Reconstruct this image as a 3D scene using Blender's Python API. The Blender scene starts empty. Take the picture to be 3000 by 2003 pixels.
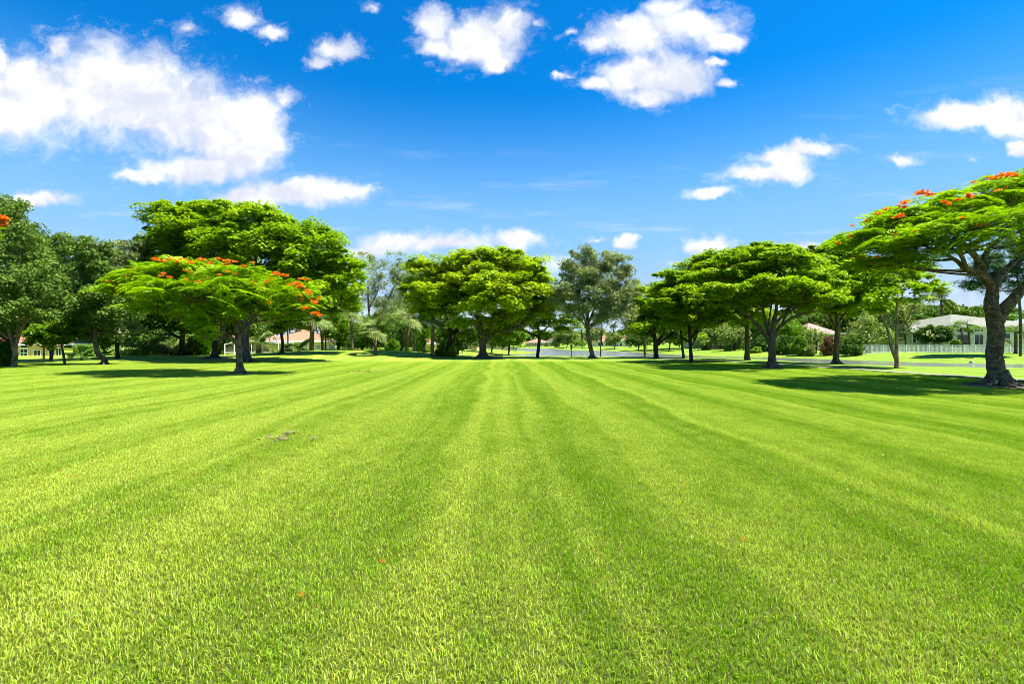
import bpy, math, random
import numpy as np
from mathutils import Vector
R = math.radians
rng = np.random.default_rng(7)
random.seed(7)
SC = bpy.context.scene
COL = SC.collection
F = 1417.0          # focal length in pixels of the 3000 px wide photograph
CH = 1.6            # camera height

# ------------------------------------------------------------------ camera, exposure
cam = bpy.data.cameras.new("camera"); cam.lens = 17.0; cam.sensor_width = 36; cam.clip_end = 3000; cam.clip_start = 0.05
camo = bpy.data.objects.new("camera", cam); COL.objects.link(camo)
camo.location = (0, 0, CH); camo.rotation_euler = (R(90), 0, 0)
SC.camera = camo
SC.view_settings.view_transform = 'Standard'; SC.view_settings.look = 'None'
SC.view_settings.exposure = 1.65; SC.view_settings.gamma = 1
SC.cycles.filter_width = 0.8
SC.cycles.max_bounces = 8; SC.cycles.transparent_max_bounces = 12; SC.cycles.diffuse_bounces = 3
SC.cycles.transmission_bounces = 5; SC.cycles.glossy_bounces = 2

# ------------------------------------------------------------------ sun
SUN = Vector((0.42, -0.08, 0.90)).normalized()
sl = bpy.data.lights.new("sun", 'SUN'); sl.energy = 5.0; sl.angle = R(0.53); sl.color = (1, 0.955, 0.87)
so = bpy.data.objects.new("sun", sl); COL.objects.link(so); so.location = (0, 0, 60)
so.rotation_euler = SUN.to_track_quat('Z', 'Y').to_euler()

# ------------------------------------------------------------------ node helper
class NT:
    def __init__(s, nt): s.nt = nt; s.n = nt.nodes; s.l = nt.links
    def new(s, t, **k):
        x = s.n.new(t)
        for a, b in k.items(): setattr(x, a, b)
        return x
    def setin(s, node, idx, v):
        if v is None: return
        if isinstance(v, bpy.types.NodeSocket): s.l.new(v, node.inputs[idx])
        else:
            if isinstance(v, (tuple, list)) and len(v) == 3 and node.inputs[idx].type == 'RGBA': v = (*v, 1.0)
            node.inputs[idx].default_value = v
    def math(s, op, a, b=None, c=None, clamp=False):
        x = s.new('ShaderNodeMath', operation=op); x.use_clamp = clamp
        s.setin(x, 0, a); s.setin(x, 1, b); s.setin(x, 2, c); return x.outputs[0]
    def vmath(s, op, a, b=None, c=None, out=0):
        x = s.new('ShaderNodeVectorMath', operation=op)
        s.setin(x, 0, a); s.setin(x, 1, b); s.setin(x, 2, c); return x.outputs[out]
    def mix(s, f, a, b, blend='MIX'):
        x = s.new('ShaderNodeMix', data_type='RGBA', blend_type=blend)
        s.setin(x, 0, f); s.setin(x, 6, a); s.setin(x, 7, b); return x.outputs[2]
    def noise(s, vec, scale, detail=2, rough=0.5, out=0, dist=0):
        x = s.new('ShaderNodeTexNoise'); s.setin(x, 'Vector', vec)
        x.inputs['Scale'].default_value = scale; x.inputs['Detail'].default_value = detail
        x.inputs['Roughness'].default_value = rough; x.inputs['Distortion'].default_value = dist
        return x.outputs[out]
    def ramp(s, f, lo, hi, a=0.0, b=1.0, smooth=True):
        x = s.new('ShaderNodeMapRange', interpolation_type='SMOOTHSTEP' if smooth else 'LINEAR')
        s.setin(x, 0, f); s.setin(x, 1, lo); s.setin(x, 2, hi); s.setin(x, 3, a); s.setin(x, 4, b); return x.outputs[0]
def c4(c): return (c[0], c[1], c[2], 1.0)

# ------------------------------------------------------------------ sky with clouds (by direction)
world = bpy.data.worlds.new("World"); SC.world = world; world.use_nodes = True
w = NT(world.node_tree); w.n.clear()
sky = w.new('ShaderNodeTexSky', sky_type='NISHITA'); sky.sun_disc = False
sky.sun_elevation = math.asin(SUN.z); sky.sun_rotation = math.atan2(SUN.x, SUN.y)
sky.air_density = 1.0; sky.dust_density = 0.3; sky.ozone_density = 3.0
tc = w.new('ShaderNodeTexCoord'); dirv = tc.outputs['Generated']
sep = w.new('ShaderNodeSeparateXYZ'); w.l.new(dirv, sep.inputs[0])
yy = w.math('MAXIMUM', sep.outputs[1], 0.05)
u = w.math('DIVIDE', sep.outputs[0], yy); v = w.math('DIVIDE', sep.outputs[2], yy)
cmb = w.new('ShaderNodeCombineXYZ'); w.l.new(u, cmb.inputs[0]); w.l.new(v, cmb.inputs[1])
p0 = cmb.outputs[0]
nz = w.noise(p0, 5.0, 4, 0.55, out=1)
p1 = w.vmath('MULTIPLY_ADD', nz, (0.07, 0.05, 0), w.vmath('ADD', p0, (-0.035, -0.025, 0)))
nz2 = w.noise(p0, 26.0, 4, 0.6, out=1)
p1 = w.vmath('MULTIPLY_ADD', nz2, (0.046, 0.034, 0), w.vmath('ADD', p1, (-0.023, -0.017, 0)))
CL = [(20,250,110,85),(120,215,130,118),(220,200,140,125),(320,225,140,125),(420,265,130,115),(500,290,130,100),(585,262,80,66),(655,217,52,30,.25),(135,105,48,42,.1),
 (560,345,105,75),(450,385,150,42),(320,402,72,20),(600,325,70,60),(-10,130,30,40,.1),
 (90,455,100,24,.1),(690,442,165,38),(790,440,75,24,.05),(570,455,110,28,.1),
 (550,38,66,32,.2),(620,68,45,26,.25),(430,68,46,32,.35),(780,105,72,36,.15),(725,135,38,20,.15),(855,15,34,22,.45),
 (1090,90,115,62),(1130,140,44,30,.05),(985,50,50,48,.1),(1000,100,60,30,.15),(1160,50,70,52),(1230,50,30,16,.4),
 (1450,75,105,50,.05),(1590,55,105,55,.05),(1655,90,48,26),(1380,95,70,24,.1),(1540,15,60,30,.05),(1490,170,130,56),(1560,180,66,40),(1500,215,75,28),
 (1370,185,60,24,.2),(1640,142,44,14,.4),(1665,190,34,18,.45),(1300,75,34,14,.45),(1290,170,30,14,.45),
 (1790,370,80,34,.1),(1860,345,105,26,.15),(1640,440,75,18,.1),(1750,398,110,26,.05),(2070,362,60,24,.35),(2230,350,30,15,.5),(2225,262,160,36),(2310,262,90,46),
 (2345,335,35,24,.15),(1010,562,200,36,.15),(1185,552,95,28,.15),(840,575,80,22,.3),(1620,565,95,34,.2),(1435,556,30,20,.25),(1370,552,38,13,.4),(1840,570,75,18,.2),
 (1290,600,80,30,.35),(1545,605,34,16,.4),(230,575,60,22,.1),(1930,335,60,20,.45)]
acc = None
for (x, y, a, b, *ofs) in CL:
    cu = (x*1.2777 - 1500)/F; cv = (1000 - y*1.2777)/F; au = a*1.2777/F*1.04; bv = b*1.2777/F*1.04
    q = w.vmath('MULTIPLY_ADD', p1, (1/au, 1/bv, 0), (-cu/au, -cv/bv, 0))
    L = w.vmath('LENGTH', q, out=1)
    if ofs: L = w.math('ADD', L, ofs[0])
    acc = L if acc is None else w.math('SMOOTH_MIN', acc, L, 0.25)
val = w.math('SUBTRACT', 1.0, acc)
fb = w.noise(p1, 8.0, 7, 0.56)
val2 = w.math('MULTIPLY_ADD', w.math('SUBTRACT', fb, 0.5), 1.8, val)
dens = w.ramp(val2, -0.14, 0.60)
fb2 = w.noise(w.vmath('MULTIPLY', p1, (1, 1.5, 1)), 24.0, 6, 0.7)
wisp = w.math('MULTIPLY', w.ramp(w.math('MULTIPLY_ADD', w.math('SUBTRACT', fb2, 0.5), 3.2, val), -0.25, 0.9), 0.40)
dens = w.math('MAXIMUM', dens, wisp)
front = w.ramp(sep.outputs[1], 0.08, 0.2)
dens = w.math('MULTIPLY', dens, front)
# thin streaks and low white veil of far clouds near the horizon
mp = w.vmath('MULTIPLY', p0, (2.2, 16.0, 0))
st = w.noise(mp, 1.5, 5, 0.6)
el = w.math('ABSOLUTE', sep.outputs[2])
streak = w.math('MULTIPLY', w.ramp(st, 0.52, 0.78), w.ramp(el, 0.45, 0.12))
veil = w.ramp(el, 0.20, 0.0)
stm = w.math('MAXIMUM', w.math('MULTIPLY', streak, 0.5), w.math('MULTIPLY', veil, 0.68))
dens = w.math('MAXIMUM', dens, stm)
hs = w.new('ShaderNodeHueSaturation'); w.l.new(sky.outputs[0], hs.inputs['Color']); hs.inputs['Saturation'].default_value = 1.22; hs.inputs['Value'].default_value = 1.0
skyc = w.mix(1.0, hs.outputs[0], (0.03, 0.87, 1.24, 1), 'MULTIPLY')
skyc = w.mix(w.ramp(sep.outputs[2], 0.47, 0.13), skyc, (1.85, 3.65, 5.75, 1))
fbo = w.noise(w.vmath('ADD', p1, (0.010, 0.022, 0)), 8.0, 7, 0.56)
shade = w.noise(w.vmath('ADD', p1, (0.3, 0.7, 0)), 4.5, 4, 0.5)
rel = w.math('MULTIPLY_ADD', w.math('SUBTRACT', fb, fbo), 1.2, shade)
lit = w.ramp(rel, 0.30, 0.62)
cc = w.mix(lit, (4.35, 4.6, 5.4, 1), (6.1, 6.15, 6.3, 1))
fc = w.mix(dens, skyc, cc)
bg = w.new('ShaderNodeBackground'); w.l.new(fc, bg.inputs[0]); bg.inputs[1].default_value = 0.057
wo = w.new('ShaderNodeOutputWorld'); w.l.new(bg.outputs[0], wo.inputs[0])
world.cycles.sampling_method = 'MANUAL'; world.cycles.sample_map_resolution = 512

# ------------------------------------------------------------------ materials
def newmat(name):
    m = bpy.data.materials.new(name); m.use_nodes = True
    t = NT(m.node_tree); t.n.clear()
    o = t.new('ShaderNodeOutputMaterial'); return m, t, o
def leafmat(name, dark, light, trans=0.42, gloss=0.01, patch=0.35, pal=None):
    m, t, o = newmat(name)
    g = t.new('ShaderNodeNewGeometry')
    n = t.noise(g.outputs['Position'], 0.55, 2)
    at = t.new('ShaderNodeAttribute', attribute_name='tone')
    f = t.math('ADD', t.math('MULTIPLY', g.outputs['Random Per Island'], 0.42), t.math('MULTIPLY', t.ramp(n, 0.35, 0.65), patch*0.6))
    f = t.math('MULTIPLY_ADD', at.outputs['Fac'], 0.58-patch*0.6, f)
    c = t.mix(f, c4(dark), c4(light))
    if pal: c = t.mix(t.ramp(g.outputs['Random Per Island'], 0.93, 0.97), c, c4(pal))
    d = t.new('ShaderNodeBsdfDiffuse'); t.l.new(c, d.inputs[0])
    tr = t.new('ShaderNodeBsdfTranslucent')
    t.l.new(t.mix(1.0, c, (1.25, 1.3, 0.5, 1), 'MULTIPLY'), tr.inputs[0])
    ms = t.new('ShaderNodeMixShader'); ms.inputs[0].default_value = trans
    t.l.new(d.outputs[0], ms.inputs[1]); t.l.new(tr.outputs[0], ms.inputs[2])
    gl = t.new('ShaderNodeBsdfGlossy'); gl.inputs['Roughness'].default_value = 0.45
    m2 = t.new('ShaderNodeMixShader'); m2.inputs[0].default_value = gloss
    t.l.new(ms.outputs[0], m2.inputs[1]); t.l.new(gl.outputs[0], m2.inputs[2])
    t.l.new(m2.outputs[0], o.inputs[0]); return m
def surf(name, a, b, scale=3.0, rough=0.8, bump=0.0, stretch=(1, 1, 1), metal=0, detail=6, lo=0.35, hi=0.65, spec=0.5):
    m, t, o = newmat(name)
    g = t.new('ShaderNodeNewGeometry')
    p = t.vmath('MULTIPLY', g.outputs['Position'], stretch)
    n = t.noise(p, scale, detail, 0.6)
    c = t.mix(t.ramp(n, lo, hi), c4(a), c4(b))
    b_ = t.new('ShaderNodeBsdfPrincipled'); t.l.new(c, b_.inputs['Base Color'])
    b_.inputs['Roughness'].default_value = rough; b_.inputs['Metallic'].default_value = metal
    b_.inputs['Specular IOR Level'].default_value = spec
    if bump:
        bp = t.new('ShaderNodeBump'); bp.inputs['Distance'].default_value = bump; bp.inputs['Strength'].default_value = 1
        t.l.new(n, bp.inputs['Height']); t.l.new(bp.outputs[0], b_.inputs['Normal'])
    t.l.new(b_.outputs[0], o.inputs[0]); return m
def tiles(name, a, b, pitch=0.35):
    m, t, o = newmat(name)
    g = t.new('ShaderNodeNewGeometry'); sp = t.new('ShaderNodeSeparateXYZ'); t.l.new(g.outputs['Position'], sp.inputs[0])
    s = t.math('FRACT', t.math('MULTIPLY', sp.outputs[2], 1/(pitch*0.42)))
    rib = t.math('SINE', t.math('MULTIPLY', t.math('ADD', sp.outputs[0], sp.outputs[1]), 20.0))
    n = t.noise(g.outputs['Position'], 2.5, 5, 0.6)
    c = t.mix(t.ramp(n, 0.3, 0.7), c4(a), c4(b))
    c = t.mix(t.ramp(s, 0.0, 0.22, 0.45, 0.0), c, (a[0]*.35, a[1]*.35, a[2]*.35, 1))
    b_ = t.new('ShaderNodeBsdfPrincipled'); t.l.new(c, b_.inputs['Base Color']); b_.inputs['Roughness'].default_value = 0.8
    bp = t.new('ShaderNodeBump'); bp.inputs['Distance'].default_value = 0.04
    t.l.new(t.math('MULTIPLY_ADD', rib, 0.3, s), bp.inputs['Height']); t.l.new(bp.outputs[0], b_.inputs['Normal'])
    t.l.new(b_.outputs[0], o.inputs[0]); return m

# tone of the lawn from world position: mowing stripes (sheen of leaning blades painted as colour), patches (shared by sheet and blades)
def lawn_tone(t):
    g = t.new('ShaderNodeNewGeometry'); P = g.outputs['Position']
    sp = t.new('ShaderNodeSeparateXYZ'); t.l.new(P, sp.inputs[0])
    nwarp = t.noise(t.vmath('MULTIPLY', P, (0.55, 0.16, 0)), 1.0, 3)
    s = t.math('ADD', t.math('MULTIPLY_ADD', sp.outputs[1], 0.024, sp.outputs[0]), t.math('MULTIPLY', nwarp, 1.5))
    w1 = t.ramp(t.math('SINE', t.math('MULTIPLY', s, 2*math.pi/2.35)), -0.45, 0.55)
    w2 = t.ramp(t.math('SINE', t.math('MULTIPLY', s, 2*math.pi/0.66)), -0.5, 0.7)
    w3 = t.ramp(t.math('SINE', t.math('MULTIPLY', s, 2*math.pi/1.13)), 0.72, 0.97)
    big = t.ramp(t.noise(t.vmath('MULTIPLY', P, (0.16, 0.07, 0)), 1.0, 3), 0.36, 0.64)
    long = t.ramp(t.noise(t.vmath('MULTIPLY', P, (0.9, 0.10, 0)), 1.0, 3), 0.38, 0.64)
    med = t.ramp(t.noise(t.vmath('MULTIPLY', P, (1, 0.7, 0)), 1.6, 5, 0.65), 0.3, 0.7)
    a = t.math('MULTIPLY', w1, 0.36)
    a = t.math('MULTIPLY_ADD', w2, 0.18, a)
    a = t.math('MULTIPLY_ADD', w3, 0.20, a)
    a = t.math('MULTIPLY_ADD', med, 0.36, a)
    a = t.math('MULTIPLY_ADD', big, 0.16, a)
    a = t.math('MULTIPLY_ADD', long, 0.16, a)
    # the right-hand side is greener, the left paler
    a = t.math('ADD', a, t.ramp(sp.outputs[0], -8.0, 9.0, 0.16, -0.12))
    return a, P, g, sp
GD, GL = (0.150, 0.320, 0.000), (0.480, 0.600, 0.085)
def grassblade(name):
    m, t, o = newmat(name)
    a, P, g, sp = lawn_tone(t)
    rnd = g.outputs['Random Per Island']
    f = t.math('ADD', t.math('MULTIPLY', a, 0.9), t.math('MULTIPLY', t.math('SUBTRACT', rnd, 0.5), 0.62), clamp=True)
    c = t.mix(f, c4(GD), c4(GL))
    c = t.mix(t.ramp(rnd, 0.955, 0.965), c, (0.42, 0.36, 0.12, 1))
    hz = t.ramp(sp.outputs[2], 0.0, 0.032, 0.0, 1.0)      # brown sheaths at the foot, with the shade between blades painted in
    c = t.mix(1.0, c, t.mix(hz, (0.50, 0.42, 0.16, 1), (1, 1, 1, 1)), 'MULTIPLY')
    d = t.new('ShaderNodeBsdfDiffuse'); t.l.new(c, d.inputs[0])
    tr = t.new('ShaderNodeBsdfTranslucent'); t.l.new(t.mix(1.0, c, (1.1, 1.25, 0.4, 1), 'MULTIPLY'), tr.inputs[0])
    ms = t.new('ShaderNodeMixShader'); ms.inputs[0].default_value = 0.42
    t.l.new(d.outputs[0], ms.inputs[1]); t.l.new(tr.outputs[0], ms.inputs[2])
    gl = t.new('ShaderNodeBsdfGlossy'); gl.inputs['Roughness'].default_value = 0.38
    m2 = t.new('ShaderNodeMixShader'); m2.inputs[0].default_value = 0.012
    gl.inputs[0].default_value = (0.9, 0.95, 0.6, 1)
    t.l.new(ms.outputs[0], m2.inputs[1]); t.l.new(gl.outputs[0], m2.inputs[2])
    t.l.new(m2.outputs[0], o.inputs[0]); return m
def lawnmat():
    m, t, o = newmat("lawn")
    a, P, g, sp = lawn_tone(t)
    fine = t.noise(P, 9.0, 4, 0.7)
    f = t.math('ADD', t.math('MULTIPLY', a, 0.9), t.math('MULTIPLY', t.math('SUBTRACT', fine, 0.5), 0.7), clamp=True)
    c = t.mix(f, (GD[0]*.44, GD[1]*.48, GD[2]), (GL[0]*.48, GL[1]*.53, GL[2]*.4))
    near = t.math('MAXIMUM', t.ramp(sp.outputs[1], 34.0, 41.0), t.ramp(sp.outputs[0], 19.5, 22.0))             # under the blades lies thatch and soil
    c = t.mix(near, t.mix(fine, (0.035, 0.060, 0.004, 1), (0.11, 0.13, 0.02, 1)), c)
    # worn sandy waterline
    edge = t.math('ADD', sp.outputs[2], t.math('MULTIPLY', t.noise(P, 0.7, 4, 0.6), 0.3))
    c = t.mix(t.ramp(edge, -0.86, -0.93), c, (0.36, 0.28, 0.15, 1))
    b_ = t.new('ShaderNodeBsdfPrincipled'); t.l.new(c, b_.inputs['Base Color']); b_.inputs['Roughness'].default_value = 0.9
    b_.inputs['Specular IOR Level'].default_value = 0.15
    bp = t.new('ShaderNodeBump'); bp.inputs['Distance'].default_value = 0.05; t.l.new(t.noise(P, 14.0, 4, 0.7), bp.inputs['Height'])
    t.l.new(bp.outputs[0], b_.inputs['Normal']); t.l.new(b_.outputs[0], o.inputs[0]); return m

M = {}
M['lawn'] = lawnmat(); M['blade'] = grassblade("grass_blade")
M['green'] = leafmat("bright_leaf", (0.065, 0.165, 0.003), (0.330, 0.460, 0.008), patch=0.45)
M['lime'] = leafmat("lime_leaf", (0.130, 0.235, 0.003), (0.430, 0.530, 0.010), patch=0.4)
M['deep'] = leafmat("deep_green_leaf", (0.045, 0.130, 0.004), (0.175, 0.310, 0.012), patch=0.45)
M['oak'] = leafmat("oak_leaf", (0.028, 0.072, 0.009), (0.185, 0.290, 0.042), trans=0.25, gloss=0.01)
M['oakgrey'] = leafmat("grey_oak_leaf", (0.120, 0.160, 0.050), (0.340, 0.400, 0.160), trans=0.25, gloss=0.01)
M['dark'] = leafmat("dark_leaf", (0.025, 0.070, 0.008), (0.100, 0.190, 0.022), trans=0.25)
M['willow'] = leafmat("willow_leaf", (0.10, 0.15, 0.030), (0.26, 0.33, 0.085), trans=0.3)
M['poin'] = leafmat("feathery_leaf", (0.050, 0.170, 0.003), (0.390, 0.570, 0.010), trans=0.34, patch=0.2)
M['pine'] = leafmat("needle", (0.030, 0.085, 0.025), (0.090, 0.180, 0.060), trans=0.2)
M['palm'] = leafmat("palm_leaf", (0.025, 0.060, 0.010), (0.30, 0.38, 0.09), trans=0.25, gloss=0.02)
M['palmg'] = leafmat("green_palm_leaf", (0.040, 0.120, 0.015), (0.14, 0.26, 0.04), trans=0.3, gloss=0.01)
M['hedge'] = leafmat("hedge_leaf", (0.08, 0.18, 0.010), (0.22, 0.34, 0.025), trans=0.3)
M['redleaf'] = leafmat("bronze_leaf", (0.13, 0.06, 0.03), (0.30, 0.17, 0.08), trans=0.3)
M['flower'] = leafmat("orange_petal", (0.62, 0.075, 0.004), (0.80, 0.26, 0.01), trans=0.35)
M['flowerw'] = leafmat("cream_petal", (0.55, 0.50, 0.25), (0.75, 0.70, 0.45), trans=0.3)
M['dry'] = leafmat("dry_leaf", (0.05, 0.04, 0.02), (0.24, 0.20, 0.10), trans=0.1)
M['bark'] = surf("bark", (0.042, 0.030, 0.018), (0.145, 0.104, 0.062), 7, 0.95, 0.03, (1, 1, 0.35))
M['barkd'] = surf("dark_bark", (0.012, 0.009, 0.006), (0.048, 0.035, 0.022), 7, 0.95, 0.03, (1, 1, 0.35))
M['barkp'] = surf("pale_bark", (0.10, 0.070, 0.040), (0.27, 0.195, 0.115), 4, 0.9, 0.02, (1, 1, 0.6))
M['barkw'] = surf("warm_bark", (0.07, 0.05, 0.03), (0.24, 0.18, 0.11), 6, 0.95, 0.03, (1, 1, 0.4))
M['barkpal'] = surf("palm_bark", (0.05, 0.036, 0.024), (0.15, 0.115, 0.075), 5, 0.9, 0.03, (0.5, 0.5, 3.5))
def lichenbark():
    m, t, o = newmat("lichen_bark")
    g = t.new('ShaderNodeNewGeometry'); P = g.outputs['Position']
    n1 = t.noise(t.vmath('MULTIPLY', P, (1, 1, 1.6)), 5.5, 8, 0.68); n2 = t.noise(P, 6.5, 8, 0.72)
    n3 = t.noise(t.vmath('MULTIPLY', P, (1, 1, 3.2)), 8.0, 6, 0.65, dist=0.6)
    c = t.mix(t.ramp(n1, 0.40, 0.60), (0.040, 0.027, 0.014, 1), (0.150, 0.108, 0.056, 1))
    c = t.mix(t.ramp(n3, 0.56, 0.64), c, (0.13, 0.12, 0.055, 1))
    c = t.mix(t.ramp(n2, 0.54, 0.64), c, (0.21, 0.195, 0.12, 1))
    b_ = t.new('ShaderNodeBsdfPrincipled'); t.l.new(c, b_.inputs['Base Color']); b_.inputs['Roughness'].default_value = 0.95
    bp = t.new('ShaderNodeBump'); bp.inputs['Distance'].default_value = 0.04
    t.l.new(t.math('ADD', n1, t.math('MULTIPLY', n3, 0.5)), bp.inputs['Height']); t.l.new(bp.outputs[0], b_.inputs['Normal'])
    t.l.new(b_.outputs[0], o.inputs[0]); return m
M['lichen'] = lichenbark()
M['peach'] = surf("peach_stucco", (0.66, 0.42, 0.24), (0.74, 0.50, 0.31), 2, 0.9)
M['cream'] = surf("cream_stucco", (0.64, 0.56, 0.33), (0.72, 0.64, 0.40), 2, 0.9)
M['olive'] = surf("shaded_stucco", (0.34, 0.31, 0.18), (0.40, 0.37, 0.22), 2, 0.9)  # the left wing's shade is put into this olive wall colour
M['tan'] = surf("tan_stucco", (0.54, 0.37, 0.16), (0.62, 0.45, 0.22), 2, 0.9)
M['white'] = surf("white_paint", (0.72, 0.72, 0.71), (0.80, 0.80, 0.78), 2, 0.6)
M['glass'] = surf("window_glass", (0.015, 0.02, 0.022), (0.03, 0.035, 0.035), 1, 0.12)
M['orangetile'] = tiles("orange_tile", (0.24, 0.115, 0.055), (0.30, 0.155, 0.080))
M['redtile'] = tiles("red_tile", (0.22, 0.085, 0.050), (0.29, 0.135, 0.085))
M['pinktile'] = tiles("pink_tile", (0.26, 0.15, 0.115), (0.32, 0.20, 0.16))
M['greytile'] = tiles("grey_green_tile", (0.125, 0.13, 0.095), (0.155, 0.16, 0.120), pitch=0.6)
M['concrete'] = surf("concrete", (0.15, 0.145, 0.10), (0.21, 0.20, 0.15), 3, 0.9)
M['wood'] = surf("dark_wood", (0.030, 0.022, 0.016), (0.075, 0.052, 0.034), 6, 0.8, 0, (1, 1, 5))
M['greywood'] = surf("weathered_wood", (0.16, 0.14, 0.115), (0.30, 0.27, 0.22), 5, 0.9, 0, (4, 4, 0.6))
M['metal'] = surf("dark_metal", (0.03, 0.03, 0.03), (0.05, 0.05, 0.045), 4, 0.5)
M['red'] = surf("red_plastic", (0.50, 0.03, 0.02), (0.60, 0.05, 0.03), 4, 0.5)
M['yellow'] = surf("yellow_plastic", (0.60, 0.42, 0.03), (0.66, 0.48, 0.05), 4, 0.5)
M['mulch'] = surf("mulch", (0.05, 0.03, 0.018), (0.20, 0.12, 0.07), 12, 0.95, 0.03)
M['feather'] = surf("white_feather", (0.66, 0.65, 0.62), (0.80, 0.79, 0.77), 9, 0.8)
M['featherd'] = surf("dark_feather", (0.03, 0.03, 0.03), (0.06, 0.06, 0.055), 9, 0.7)
def screenmat():
    m, t, o = newmat("insect_screen")
    d = t.new('ShaderNodeBsdfDiffuse'); d.inputs[0].default_value = (0.10, 0.10, 0.10, 1)
    tr = t.new('ShaderNodeBsdfTransparent'); ms = t.new('ShaderNodeMixShader'); ms.inputs[0].default_value = 0.30
    t.l.new(tr.outputs[0], ms.inputs[1]); t.l.new(d.outputs[0], ms.inputs[2]); t.l.new(ms.outputs[0], o.inputs[0]); return m
M['screen'] = screenmat()
def watermat():
    m, t, o = newmat("lake_water")
    g = t.new('ShaderNodeNewGeometry'); P = g.outputs['Position']
    sp = t.new('ShaderNodeSeparateXYZ'); t.l.new(P, sp.inputs[0])
    n = t.noise(t.vmath('MULTIPLY', P, (0.9, 1.5, 1)), 2.2, 6, 0.65)
    b_ = t.new('ShaderNodeBsdfPrincipled')
    b_.inputs['Base Color'].default_value = (0.12, 0.125, 0.10, 1)
    b_.inputs['Roughness'].default_value = 0.16; b_.inputs['IOR'].default_value = 1.45; b_.inputs['Specular IOR Level'].default_value = 0.8
    bp = t.new('ShaderNodeBump'); bp.inputs['Distance'].default_value = 0.30
    calm = t.ramp(t.math('ADD', sp.outputs[0], t.math('MULTIPLY', t.noise(t.vmath('MULTIPLY', P, (0.1, 0.35, 0)), 1.0, 3), 26.0)), 24.0, 42.0, 1.0, 0.10)
    t.l.new(calm, bp.inputs['Strength'])
    t.l.new(n, bp.inputs['Height']); t.l.new(bp.outputs[0], b_.inputs['Normal'])
    t.l.new(b_.outputs[0], o.inputs[0]); return m
M['water'] = watermat()

# ------------------------------------------------------------------ mesh helpers
def tag(o, label=None, cat=None, group=None, kind=None):
    if label: o['label'] = label
    if cat: o['category'] = cat
    if group: o['group'] = group
    if kind: o['kind'] = kind
    return o
def empty(name, loc, label, cat, group=None):
    o = bpy.data.objects.new(name, None); COL.objects.link(o); o.location = loc; o.empty_display_size = 0.2
    return tag(o, label, cat, group)
def link(name, me, mat, parent=None):
    me.materials.append(mat if not isinstance(mat, str) else M[mat])
    o = bpy.data.objects.new(name, me); COL.objects.link(o)
    if parent is not None:
        o.parent = parent; o.matrix_parent_inverse = parent.matrix_world.inverted()
        o.location = (0, 0, 0)
        l = parent.location; o.matrix_parent_inverse.identity(); o.location = (-l[0], -l[1], -l[2])
    return o
def polymesh(name, V, Fq):
    """V (n,3), Fq (m,k) faces with k corners"""
    V = np.ascontiguousarray(V, dtype=np.float32); Fq = np.ascontiguousarray(Fq, dtype=np.int32); m, k = Fq.shape
    me = bpy.data.meshes.new(name); me.vertices.add(len(V)); me.vertices.foreach_set('co', V.ravel())
    me.loops.add(m*k); me.loops.foreach_set('vertex_index', Fq.ravel())
    me.polygons.add(m); me.polygons.foreach_set('loop_start', np.arange(0, m*k, k, dtype=np.int32))
    me.polygons.foreach_set('loop_total', np.full(m, k, dtype=np.int32)); me.update(calc_edges=True); return me
def quadmesh(name, C, A, B, tone=None):
    """rhombic leaves: centres, half axes"""
    n = len(C); V = np.empty((n, 4, 3)); V[:, 0] = C-A; V[:, 1] = C+B; V[:, 2] = C+A; V[:, 3] = C-B
    me = polymesh(name, V.reshape(-1, 3), np.arange(4*n).reshape(n, 4))
    at = me.attributes.new('tone', 'FLOAT', 'FACE'); at.data.foreach_set('value', (np.full(n, .5) if tone is None else tone).astype(np.float32))
    return me
class MB:
    def __init__(s): s.v = []; s.f = []
    def box(s, x0, x1, y0, y1, z0, z1):
        b = len(s.v); s.v += [(x, y, z) for z in (z0, z1) for y in (y0, y1) for x in (x0, x1)]
        for f in ((0,2,3,1),(4,5,7,6),(0,1,5,4),(2,6,7,3),(0,4,6,2),(1,3,7,5)): s.f.append(tuple(b+i for i in f))
        return s
    def bar(s, p, q, r, sides=4):
        return s.tube([p, q], [r, r], sides)
    def tube(s, pts, rad, sides=6, jit=0.0, cap=True):
        pts = [Vector(p) for p in pts]; b0 = len(s.v); n = len(pts)
        prev = None
        for i, p in enumerate(pts):
            d = (pts[min(i+1, n-1)] - pts[max(i-1, 0)]).normalized()
            if prev is None: a = d.orthogonal().normalized()
            else: a = (prev - d*prev.dot(d)).normalized()
            prev = a; c = d.cross(a)
            for k in range(sides):
                th = 2*math.pi*k/sides; r = rad[i]*(1+random.uniform(-jit, jit))
                s.v.append(tuple(p + (a*math.cos(th) + c*math.sin(th))*r))
        for i in range(n-1):
            for k in range(sides):
                k2 = (k+1) % sides; s.f.append((b0+i*sides+k, b0+i*sides+k2, b0+(i+1)*sides+k2, b0+(i+1)*sides+k))
        if cap:
            s.f.append(tuple(b0+k for k in range(sides))[::-1]); s.f.append(tuple(b0+(n-1)*sides+k for k in range(sides)))
        return s
    def poly(s, *pts):
        b = len(s.v); s.v += [tuple(p) for p in pts]; s.f.append(tuple(range(b, b+len(pts)))); return s
    def build(s, name, mat, parent=None, smooth=False):
        me = bpy.data.meshes.new(name); me.from_pydata(s.v, [], s.f); me.update()
        if smooth: me.polygons.foreach_set('use_smooth', [True]*len(me.polygons))
        return link(name, me, mat, parent)
def W(px, py, d): return np.array(((px-1500)*d/F, d, CH+(1000-py)*d/F))
def unit(a): return a/np.maximum(np.linalg.norm(a, axis=-1, keepdims=True), 1e-9)
def rdir(n): return unit(rng.normal(size=(n, 3)))
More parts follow.
